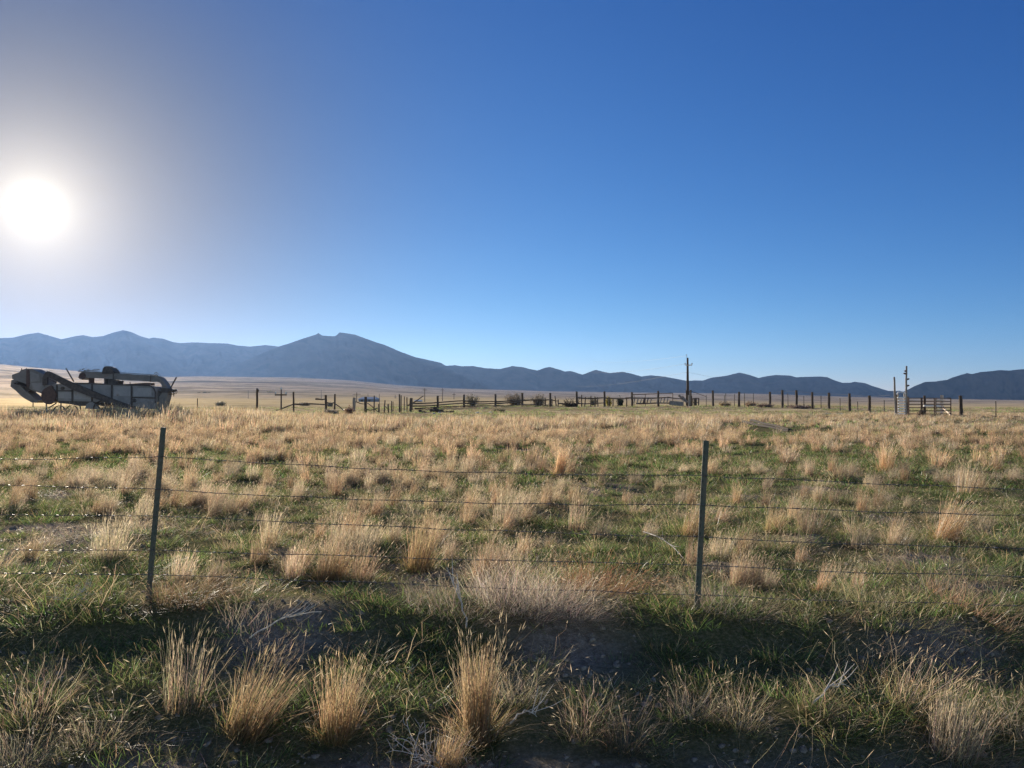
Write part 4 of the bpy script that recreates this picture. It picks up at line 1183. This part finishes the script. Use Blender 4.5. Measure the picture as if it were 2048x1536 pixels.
# feeder housing and its folding carrier
fh = plate([(34.5, 750), (50, 744.5), (51, 741), (61, 738), (73, 738), (90, 746), (100, 751.2), (105.7, 751.4), (103, 770), (101, 787), (96, 788), (73, 780.5), (66, 775), (62, 768.5), (52, 765), (40, 761.5), (34.5, 758)], -.62, .62, M_GALV2, 'feeder_housing')
plate([(63.5, 740), (69, 740), (70, 768), (68, 776), (63, 770)], -.67, -.624, M_RUST, 'rib', fh)
plate([(73, 766.3), (99, 766.3), (97, 785), (76, 778.5)], -.66, -.626, M_GALV, 'side_panel', fh)
plate([(71, 744), (89, 750), (90, 763), (72, 763.5)], -.66, -.626, M_GALV, 'side_panel', fh)
MB().tube([T3(51.5, 737, -.5), T3(51.5, 743, -.5)], .03, 6).build('pipe', M_IRON, fh)
MB().tube([T3(61, 736.5, -.5), T3(61, 740, -.5)], .03, 6).build('pipe', M_IRON, fh)
plate([(73, 766.5), (73, 777), (69, 781), (64, 784), (60, 780), (57.5, 777.5), (63, 768)], -.5, .5, M_IRON, 'feeder_mouth')
ca = plate([(32.3, 759.5), (37, 759.8), (41, 762), (57, 779.5), (72, 791.5), (79, 798.5), (86, 800.5), (82, 805.5), (72.5, 805), (58, 797), (50, 791), (40, 781), (29.8, 773)], -.55, .55, M_GALV2, 'folding_carrier')
for x, y in ((42.5, 766), (48, 767), (55, 769), (58.5, 770.5)):
    MB().beam(T3(x, y, -.5), T3(x + 2, y + 2.4, -.5), .9, .05).build('slat', M_IRON, ca)
MB().tube([T3(72.5, 803, -.4), T3(72.5, 814, -.4)], .035, 6).build('prop', M_IRON, ca)
# slanting grain elevator along the near side
plate([(103, 757), (106.5, 749), (111, 744.3), (118, 744.6), (160, 765), (215, 788), (262, 806), (290, 815), (286, 821), (230, 806), (160, 779), (137, 767), (123, 758), (112.5, 755), (112, 769), (103, 771)], -HB - .42, -HB - .235, M_IRON, 'grain_elevator')
plate([(110.5, 744.6), (112, 742.8), (117, 743.2), (118.5, 745)], -HB - .40, -HB - .25, M_GALV, 'elevator_cap')
MB().tube([T3(113, 759, -.9), T3(127, 766, -.9)], .03, 6).build('strut', M_IRON, TM)
MB().tube([T3(127, 762.5, -.9), T3(125, 768, -.9)], .03, 6).build('strut', M_IRON, TM)
MB().tube([T3(138, 737, -.4), T3(153.5, 763.5, -.4)], .05, 7).build('lever', M_IRON, TM)
# straw blower: turret, pipe along the roof, elbow and spout
bl = plate([(163.5, 757), (162.5, 752), (165, 746.5), (170, 743.5), (176, 742.6), (211, 744.5), (233, 746.5), (300, 750.5), (318, 752.5), (326, 756.5), (333, 765), (340, 777), (339, 785), (323, 783), (327, 776.5), (328, 772), (325, 766), (318, 763.5), (305, 763.3), (242, 760), (211, 757), (182, 756), (176, 757), (170, 759.5)], -.38, .38, M_GALV2, 'blower_pipe')
plate([(164, 757.6), (163.2, 753), (166, 747.5), (174, 745.5), (177, 751), (176, 756.6), (170, 758.8)], -.42, -.383, M_RUST, 'rust_patch', bl)
for x, y in ((232, 753), (306, 757)):
    plate([(x - 1, y - 6.4), (x + 1, y - 6.4), (x + 1, y + 6.6), (x - 1, y + 6.6)], -.41, .41, M_IRON, 'clamp_band', bl)
plate([(210, 748), (211, 743), (212, 737), (215, 734.2), (221, 733.6), (226, 735), (230, 738.5), (231.5, 741.5), (233.8, 742.6), (233.8, 748)], -.48, .48, M_IRON, 'turret')
plate([(212, 734.6), (215.5, 733.2), (221, 732.9), (220.6, 734), (215.5, 734.6)], -.4, .4, M_GALV, 'turret_cap')
for a, b in ((212.2, 217), (219.5, 223.5)):
    plate([(a, 757), (b, 757), (b, 770), (a, 769.5)], -.3, .3, M_IRON, 'support')
plate([(224, 759), (240.5, 761), (242, 763), (240, 770), (224, 769.5)], -.45, .45, M_IRON, 'gear_box')
plate([(181.5, 756), (184.8, 756), (184.8, 767.5), (181.5, 767.5)], -.3, .3, M_RUST, 'support')
for (x0, y0, x1, y1) in ((161, 743.6, 173, 743), (168, 739.4, 174, 737.6), (172, 741.2, 205, 742.3), (162, 741.5, 166, 739.5), (190, 740, 204, 739.3), (178, 738.4, 184, 740.4)):
    MB().tube([T3(x0, y0, -.3), T3(x1, y1, -.3)], .035, 6).build('rack_bar', M_GALV, bl)
MB().tube([T3(157, 754.7, 0), T3(164, 754.7, 0)], .03, 6).build('rack_bar', M_IRON, bl)
MB().tube([T3(233, 745, -.3), T3(311, 749.7, -.3), T3(331, 755.8, -.3)], .028, 6).build('control_rod', M_IRON, bl)
def handwheel(x, y, r, dy, parent):
    c = T3(x, y, dy); m = MB(); n = 18
    m.tube([c + Vector((math.cos(2 * math.pi * i / n) * r, 0, math.sin(2 * math.pi * i / n) * r)) for i in range(n + 1)], .018, 5, caps=False)
    for k in range(3):
        a = math.pi * k / 3 + .3
        m.tube([c + Vector((math.cos(a) * r, 0, math.sin(a) * r)), c - Vector((math.cos(a) * r, 0, math.sin(a) * r))], .013, 5)
    return m.build('hand_wheel', M_IRON, parent)
handwheel(316.5, 749, .16, -.35, bl)
hood = plate([(323.5, 779), (326, 776), (338, 776.5), (342, 777), (348, 778.5), (349.5, 781), (342, 784.5), (333, 785.5), (322, 783)], -.5, .5, M_IRON, 'deflector_hinge')
sp = plate([(327.5, 785), (340, 785.5), (337.5, 797), (333.5, 812), (328.5, 823), (318, 823), (321, 806), (322.5, 795)], -.40, .40, M_GALV2, 'spout')
MB().tube([T3(344.5, 776.5, -.3), T3(356.2, 754.5, -.3)], .055, 7).build('lever', M_IRON, TM)
MB().tube([T3(341, 771, -.3), T3(351.5, 761.5, -.3)], .015, 5).build('rod', M_GALV, TM)
handwheel(354, 783.5, .17, -.35, hood)
for x in (345.5, 351): MB().tube([T3(x, 784, -.3), T3(x, 793, -.3)], .025, 6).build('hanger', M_IRON, hood)
MB().tube([T3(341, 788.5, -.3), T3(352, 788.5, -.3)], .03, 6).build('hanger', M_IRON, hood)
MB().tube([T3(320, 783.2, -.2), T3(328, 783.2, -.2)], .035, 6).build('hanger', M_IRON, hood)
plate([(238, 771), (262, 768), (300, 765.8), (308, 766.2), (308.5, 771), (272, 770.5)], -.5, .1, M_RUST, 'roof_plank')
MB().tube([T3(264, 769, -.3), T3(264, 764.5, -.3)], .03, 6).build('pipe', M_IRON, TM)
# wheels and legs
def wheel(x, r, dy):
    c = T3(x, 0, dy); X = c.x; z = gz(X, TY + dy) + r
    n = 24; m = MB()
    V, Fc = [], []
    for i in range(n):
        a = 2 * math.pi * i / n
        for rr, yy in ((r, -.07), (r, .07), (r - .035, .07), (r - .035, -.07)):
            V.append((X + math.cos(a) * rr, TY + dy + yy, z + math.sin(a) * rr))
    for i in range(n):
        j = (i + 1) % n
        for k in range(4): Fc.append((i * 4 + k, j * 4 + k, j * 4 + (k + 1) % 4, i * 4 + (k + 1) % 4))
    m.add(V, Fc)
    w = m.build('wheel', M_IRON, TM)
    s = MB()
    for i in range(10):
        a = 2 * math.pi * i / 10
        s.tube([(X + math.cos(a) * .05, TY + dy, z + math.sin(a) * .05), (X + math.cos(a) * (r - .02), TY + dy, z + math.sin(a) * (r - .02))], .014, 5)
    s.tube([(X, TY + dy - .12, z), (X, TY + dy + .12, z)], .075, 10)
    s.build('spokes', M_RUST, w)
for x, r in ((140, .48), (223, .66)):
    for dy in (-HB - .1, HB + .1): wheel(x, r, dy)
for x in (140, 223):
    r = .48 if x < 200 else .66
    c = T3(x, 0); z = gz(c.x, TY) + r
    MB().tube([(c.x, TY - HB - .1, z), (c.x, TY + HB + .1, z)], .05, 8).build('axle', M_IRON, TM)
plate([(181, 818), (184, 808.5), (190, 804.5), (196, 804.2), (203, 809), (207.5, 817.5)], -HB - .05, -HB + .3, M_GALV, 'wheel_guard')
for x0, y0, x1, y1 in ((102, 806, 101.5, 834), (131, 804, 131, 834), (106, 816, 122, 806), (168, 806, 172, 832), (196, 806, 194, 834), (305, 816, 306, 838)):
    MB().tube([T3(x0, y0, -.6), T3(x1, y1, -.6)], .045, 7).build('leg', M_IRON, TM)
MB().tube([T3(279, 808, -.83), T3(293, 804, -.83), T3(303, 800.5, -.83), T3(306, 803, -.83), T3(306.5, 808, -.83)], .02, 6).build('bent_rod', M_GALV, TM)

# ------------------------------------------------------------------ poles, barns and shrubs further off
def crossed_pole(x, yt, Y, armw, lab, ins=2, r=.13, armdrop=None, tipc=None):
    t = px(x, yt, Y); g = gz(t.x, Y)
    root = thing('utility_pole', lab, 'utility pole', (t.x, Y, g))
    MB().tube([(t.x, Y, g - .4), (t.x, Y, (g + t.z) / 2), t], [r * 1.15, r, r * .8], 8).build('pole', M_POST, root)
    if armw:
        d = armdrop if armdrop else (4.0 / F * Y)
        c = Vector((t.x, Y - r - .06, t.z - d)); hw = armw / F * Y / 2
        MB().beam(c - Vector((hw, 0, 0)), c + Vector((hw, 0, 0)), .10, .13 * max(1, Y / 250)).build('cross_arm', M_POST, root)
        for k in range(ins):
            q = c + Vector((hw * (-.92 + 1.84 * k / max(ins - 1, 1)), 0, .06))
            MB().tube([q, q + Vector((0, 0, .06)), q + Vector((0, 0, .24))], [.03, .09, .06], 7).build('insulator', M_GLASS, root)
    if tipc:
        MB().tube([t, t + Vector((0, 0, .06)), t + Vector((0, 0, .22))], [.03, .10, .06], 7).build('insulator', M_GLASS, root)
crossed_pole(562.5, 779, 78, 23, 'near pole with a low cross arm and pale insulators right of the lone post', 2, .08, .55, True)
crossed_pole(713.5, 784.5, 300, 16.5, 'far cross arm pole right behind the leaning stump', 2, .16)
crossed_pole(849.5, 776, 330, 9, 'far cross arm pole behind the left end of the rail fence', 2, .16)
crossed_pole(885, 776, 380, 9, 'far cross arm pole between the second and third posts of the rail fence', 2, .16)
crossed_pole(908, 785, 520, 7, 'smallest of the far cross arm poles behind the rail fence', 2, .18)
crossed_pole(642.5, 780, 520, 0, 'bare far pole left of the first rail fence post', 0, .16)
crossed_pole(496.5, 780.5, 600, 0, 'bare far pole left of the lone dark post', 0, .18)
crossed_pole(736, 787, 560, 0, 'bare far pole above the blue barn roof', 0, .16)
crossed_pole(790.5, 790, 560, 6, 'far cross arm pole above the ruined stakes', 2, .16)
crossed_pole(108, 775, 420, 0, 'bare far pole behind the feeder of the old machine', 0, .12)

def barn(x0, x1, yt, ye, Y, lab, depth, mw, mr):
    a, b = px(x0, ye, Y), px(x1, ye, Y); g = gz((a.x + b.x) / 2, Y) - .5; rt = px(x0, yt, Y).z
    root = thing('barn', lab, 'barn', ((a.x + b.x) / 2, Y, g + .5))
    MB().box(((a.x + b.x) / 2, Y + depth / 2, (g + a.z) / 2), (b.x - a.x, depth, a.z - g)).build('wall', mw, root)
    e = .4
    m = MB()
    V = [(a.x - e, Y - e, a.z), (b.x + e, Y - e, a.z), (b.x - (b.x - a.x) * .12, Y + depth / 2, rt), (a.x + (b.x - a.x) * .12, Y + depth / 2, rt), (a.x - e, Y + depth + e, a.z), (b.x + e, Y + depth + e, a.z)]
    m.add(V + [(v[0], v[1], v[2] - .15) for v in V], [(0, 1, 2, 3), (3, 2, 5, 4), (0, 3, 4), (1, 5, 2), (6, 9, 8, 7), (9, 10, 11, 8), (0, 6, 7, 1), (4, 5, 11, 10), (0, 4, 10, 6), (1, 7, 11, 5)])
    m.build('roof', mr, root)
    for f in (.2, .62):
        xx = a.x + (b.x - a.x) * f
        MB().box((xx, Y - .04, g + .5 + (a.z - g - .5) * .45), ((b.x - a.x) * .12, .06, (a.z - g - .5) * .8)).build('door', M_IRON, root)
barn(717, 752, 793.8, 798.2, 330, 'low blue grey barn behind the ruined stakes', 9, M_BARN, M_ROOF)
barn(369, 395, 785.2, 787.5, 960, 'long low building far off between the old machine and dark trees', 10, M_SLATE, M_SLATE)
barn(829, 841, 799.5, 801.5, 330, 'tiny pale shed roof far off under the slanting rail', 5, M_BARN, M_ROOF)

def shrub(x, Y, yt, wpx, lab, cat, seed, leaf, n=60, nleaf=900, lw=.05, twig=None, name='shrub', airy=1.0, low=True):
    r = np.random.default_rng(seed)
    t = px(x, yt, Y); g = gz(t.x, Y)
    H = t.z - g; W = wpx / F * Y / 2
    root = thing(name, lab, cat, (t.x, Y, g))
    q = random.Random(seed); m = MB(); tips = []
    for i in range(n):
        a = q.uniform(0, 6.283); sp = math.sqrt(q.uniform(0, 1))
        e = Vector((math.cos(a) * sp * W, math.sin(a) * sp * W, H * q.uniform(.55, 1.0) * (1 - .35 * sp ** 2)))
        p0 = Vector((math.cos(a) * W * .12, math.sin(a) * W * .12, -.05)); pts = []
        for k in range(5):
            u = k / 4
            pts.append(p0.lerp(e, u) + Vector((q.uniform(-.08, .08) * W, q.uniform(-.08, .08) * W, (u * (1 - u)) * H * .35)))
        m.tube(pts, [.03 * H / 2 * (1.1 - .85 * k / 4) for k in range(5)], 4)
        tips += pts[1:]
    m.build('stems', twig or M_TWIG, root, loc=(0, 0, 0))
    tips = np.array([tuple(p) for p in tips])
    u = r.uniform(.12 if low else .45, 1, (nleaf, 1)) ** (.8 if low else 1)
    c = tips[r.integers(0, len(tips), nleaf)] * np.concatenate([.55 + .45 * u, .55 + .45 * u, u], 1) + r.normal(0, .10 * airy, (nleaf, 3)) * np.array((W, W, H * .8))
    c[:, 2] = np.clip(c[:, 2], .02, H * 1.02)
    d1 = r.normal(0, 1, (nleaf, 3)); d1 /= np.linalg.norm(d1, axis=1)[:, None]
    d2 = np.cross(d1, r.normal(0, 1, (nleaf, 3))); d2 /= np.linalg.norm(d2, axis=1)[:, None]
    L = lw * r.uniform(.6, 1.6, nleaf)[:, None]
    tf = Tuft(seed)
    tf.V.append(np.stack([c - d1 * L * 1.6, c - d2 * L * .6, c + d1 * L * 1.6, c + d2 * L * .6], 1).reshape(-1, 3))
    tf.Q.append(np.arange(nleaf * 4).reshape(-1, 4))
    tf.C.append(np.repeat(np.asarray(leaf)[None] * (1 + r.normal(0, .25, nleaf))[:, None], 4, 0)); tf.n = nleaf * 4
    o = bpy.data.objects.new('foliage', tf.mesh('foliage', M_LEAF)); COL.objects.link(o); o.parent = root
    return root
SG = (.20, .185, .12); SG2 = (.24, .20, .145)
shrub(944, 108, 783, 34, 'grey green bush with bare twigs on top behind the third rail fence post', 'bush', 1, SG, 46, 900, .06)
shrub(1031, 112, 779.5, 46, 'largest grey brown bush, left of the pair behind the rail fence', 'bush', 2, SG2, 80, 1500, .07)
shrub(1076, 112, 783, 40, 'grey brown bush, right of the pair behind the rail fence', 'bush', 3, SG2, 70, 1200, .07)
shrub(1187, 118, 789, 24, 'faint grey bush behind the palings of the rail fence', 'bush', 4, SG, 40, 700, .06)
shrub(1217, 112, 788.5, 17, 'yellowing bush behind a tall rail fence post', 'bush', 5, (.36, .29, .08), 36, 900, .06)
shrub(1240, 112, 791, 13, 'small dark round tree right of the yellowing bush', 'tree', 6, (.035, .05, .03), 36, 1300, .07)
shrub(1450, 106, 801.5, 28, 'low tan brush mound right of the power pole', 'brush mound', 7, (.30, .22, .13), 50, 800, .06)
shrub(1500, 104, 801.5, 30, 'second low tan brush mound, before the thin stakes', 'brush mound', 8, (.28, .20, .13), 50, 800, .06)
shrub(1530, 98, 805.5, 40, 'wide low reddish grey brush below the stout posts', 'brush mound', 9, (.20, .145, .11), 60, 900, .06)
shrub(1600, 92, 808, 60, 'long low mauve grey weeds round the feet of the stout posts', 'brush mound', 10, (.20, .15, .12), 70, 1000, .06)
shrub(700, 74, 809, 26, 'reddish brown weed clump below the leaning stump', 'weed clump', 11, (.20, .105, .07), 50, 700, .05)
shrub(664, 76, 816, 36, 'low grey weed clump left of the reddish one', 'weed clump', 12, (.22, .19, .15), 50, 700, .05)
shrub(1000, 84, 817, 34, 'low dark sage clump before the rail fence', 'sage bush', 13, (.10, .095, .06), 40, 600, .05)
shrub(900, 78, 820, 20, 'dark sage clump below the second post of the rail fence', 'sage bush', 14, (.085, .08, .055), 40, 500, .05)
shrub(1795, 60.5, 826, 12, 'brown weeds at the foot of the shorter tall pole', 'weed clump', 15, (.26, .19, .13), 30, 300, .04)
shrub(1843, 61.5, 815, 15, 'dry brown weeds climbing the short post behind the stock panel', 'weed clump', 16, (.15, .11, .085), 40, 500, .04)
shrub(1835, 27.0, 905, 130, 'sprawling dark brown weed patch far right in the field', 'weed clump', 17, (.15, .105, .075), 60, 1200, .03)
for x, yt, w, lb, sd in ((398, 786.5, 7, 'smallest of three dark trees far off right of the long low building', 21), (409.5, 785, 8, 'middle of three dark trees far off right of the long low building', 22), (418, 786.5, 8, 'rightmost of three dark trees far off beyond the old machine', 23)):
    shrub(x, 950, yt - 1, w, lb, 'tree', sd, (.10, .105, .08), 24, 700, .28, name='far_tree')
for x, yt, Y, w, lb, sd in ((540, 781.5, 1000, 16, 'greyish grove far off above the near cross arm pole', 31), (440, 801, 150, 26, 'dark sage clump in the pale field right of the old machine', 32), (660, 803, 140, 16, 'dark sage clump in the pale field behind the braced fence', 33), (610, 803.5, 150, 28, 'long dark sage clump in the pale field behind the braced rail', 34)):
    shrub(x, Y, yt, w, lb, 'bush', sd, (.40, .345, .25), 40, 1100, .09 if Y < 300 else .3)

# stones and rotten logs before the rail fence
def stone(x, y, s, seed, lab, grp):
    p = on_ground(x, y)
    bm = bmesh.new(); bmesh.ops.create_icosphere(bm, subdivisions=3, radius=1)
    q = Vector((seed * 3.1, 0, 0))
    for v in bm.verts:
        k = 1 + .35 * mnoise.noise(v.co * 1.3 + q) + .12 * mnoise.noise(v.co * 4 + q)
        v.co = Vector((v.co.x * 1.2, v.co.y, v.co.z * .75)) * k * s
    me = bpy.data.meshes.new('stone'); bm.to_mesh(me); bm.free(); me.shade_smooth(); me.materials.append(M_STONE)
    o = bpy.data.objects.new('stone', me); COL.objects.link(o); o.location = p + Vector((0, 0, s * .4)); o.rotation_euler = (0, 0, seed)
    set_props(o, lab, 'stone', grp)
for i, (x, y) in enumerate(((868, 828), (879, 827), (955, 828), (962, 829), (981, 826.5))):
    stone(x, y, .12 + .03 * (i % 3), i + 1, 'pale stone lying in the short grass before the rail fence', 'pale stones before the rail fence')
for (x0, y0, x1, y1), lb in (((838, 822, 852, 826), 'short dark log lying before the left end of the rail fence'), ((860, 821, 888, 822.5), 'longer dark log lying right of the short one'), ((868, 815.5, 878, 822), 'rotten branch standing out of the longer dark log')):
    a, b = px(x0, y0, 80), px(x1, y1, 79.6)
    o = MB().tube([a.lerp(b, i / 5) + Vector((0, 0, .03 * math.sin(i * 2))) for i in range(6)], [.14, .15, .13, .12, .12, .09], 8, wob=.1).build('fallen_log', M_POST); set_props(o, lb, 'log')

# ------------------------------------------------------------------ dry weeds and twigs close by
def weed(x, y, H, rad, n, c0, c1, lean, lab, seed, name='dry_weed', wind=.25, kink=.06, w=.0026, hd=.25):
    p = on_ground(x, y); t = Tuft(seed)
    t.blades(n, rad, (H * .45, H * 1.15), .5, .35, .4, w, 5, wind, c0, c1, .2, hd, kink=kink, hl=.03, hw=.005)
    t.blades(n // 2, rad * 1.1, (H * .3, H * .8), 1.0, .5, .4, w, 4, wind, c0 * .8, c1 * .9, .25, 0, kink=kink)
    o = bpy.data.objects.new(name, t.mesh(name)); COL.objects.link(o); o.location = p; o.rotation_euler = (0, lean, 0)
    return set_props(o, lab, 'dry weed')
weed(930, 1222, .30, .42, 700, GREY * .8, STRAW * .85, .15, 'left part of the pale grey mat of dead weeds under the lowest wire', 801)
weed(1045, 1210, .46, .40, 1000, GREY * .85, STRAW * .9, .18, 'tall middle part of the pale grey mat of dead weeds under the lowest wire', 802)
weed(1130, 1215, .34, .34, 700, GREY * .85, STRAW * .9, .15, 'right part of the pale grey mat of dead weeds beside the reddish weed', 803)
weed(1190, 1190, .38, .25, 650, RUST * .8, RUST * 1.15, .1, 'reddish brown dry weed at the right end of the grey mat', 804, hd=.6)
weed(385, 1200, .26, .30, 700, RUST * .8, TAN * .95, .1, 'rounded brownish dry weed close right of the left post foot', 805, hd=.7)
weed(1450, 1215, .30, .38, 500, GREY * .8, STRAW * .9, .2, 'tangled pale dead grass at the foot of the right post', 806)
weed(1790, 1230, .24, .45, 500, OLIVE * 1.4, STRAW * .85, .3, 'matted straw and olive grass on the bank at right', 807)
weed(1950, 1240, .40, .35, 260, RUST, STRAW * .8, .6, 'long pinkish stems leaning right on the bank near the right edge', 808)
weed(560, 1290, .34, .40, 240, GREY * .8, STRAW * .8, .5, 'thin grey stems lying to the right on the ditch side below the wires', 809)

p = on_ground(812, 1352)
put_twigs('dry_twig', twigs(11, .10, .10, 7, .0022, .2), M_BLEACH, p, 'small bone white twig spray on the dark ditch side', 'twig')
p = on_ground(862, 1530)
put_twigs('dry_twig', twigs(12, .24, .13, 30, .0036, .45, 3), M_BLEACH, p + Vector((0, .03, 0)), 'tangle of bleached twigs at the bottom edge left of the tallest tussock', 'twig')
p = on_ground(150, 1197)
put_twigs('dry_twig', twigs(13, .22, .12, 12, .0028, .55, 4, (.6, 0)), M_BLEACH, p, 'bleached weed stalks lying on the bank left of the left post', 'twig')
def branch(p0, p1, r, lab, seed, rise=.05, mat=None):
    q = random.Random(seed); m = MB(); n = 9
    pts = [Vector(p0).lerp(Vector(p1), i / (n - 1)) + Vector((q.uniform(-.012, .012), q.uniform(-.012, .012), rise * math.sin(math.pi * i / (n - 1)) + q.uniform(-.008, .008))) for i in range(n)]
    m.tube(pts, [r * (1 - .6 * i / n) for i in range(n)], 6)
    for k in range(5):
        b = pts[q.randrange(3, n - 1)]; d = (pts[-1] - pts[0]).normalized() + Vector((q.uniform(-.7, .7), q.uniform(-.7, .7), q.uniform(0, .8)))
        m.tube([b, b + d * .07, b + d * .13 + Vector((0, 0, .02))], [r * .5, r * .4, r * .2], 5)
    o = m.build('dead_branch', mat or M_BLEACH); return set_props(o, lab, 'branch')
a, b = on_ground(1288, 1094), on_ground(1368, 1128)
branch(a + Vector((0, 0, .16)), b + Vector((0, 0, .05)), .006, 'pale dead branch sloping down to the right just left of the right post', 31)
a, b = on_ground(935, 1262), on_ground(905, 1215)
branch(a + Vector((0, 0, .01)), px(905, 1152, b.y - .05), .007, 'forked grey stalk standing up before the dead weed mat', 32, .02)
a, b = on_ground(498, 1290), on_ground(640, 1262)
branch(a + Vector((0, 0, .04)), b + Vector((0, 0, .10)), .006, 'long straight pale stick lying across the ditch side below the left wires', 33)
a, b = on_ground(1625, 1425), on_ground(1700, 1400)
branch(a + Vector((0, 0, .03)), b + Vector((0, 0, .06)), .006, 'curved pale stick lying in the ditch right of the right post', 34)
a, b = on_ground(1020, 1465), on_ground(1075, 1452)
branch(a + Vector((0, 0, .02)), b + Vector((0, 0, .03)), .005, 'short pale stick lying right of the tallest tussock', 35)
# ------------------------------------------------------------------ the hazy air of the valley
def build_haze(density=3.25e-5, aniso=.46, color=(.27, .47, .90)):
    o = MB().box((0, 4300, 240), (22000, 9800, 620)).build('haze', None)
    m, n, l, out = nt_new('hazy_air')
    v = n.new('ShaderNodeVolumePrincipled')
    v.inputs['Color'].default_value = (*color, 1)
    v.inputs['Density'].default_value = density
    v.inputs['Anisotropy'].default_value = aniso
    l.new(v.outputs[0], out.inputs['Volume'])
    o.data.materials.clear(); o.data.materials.append(m)
    o['kind'] = 'stuff'
    return o
HAZE = build_haze()
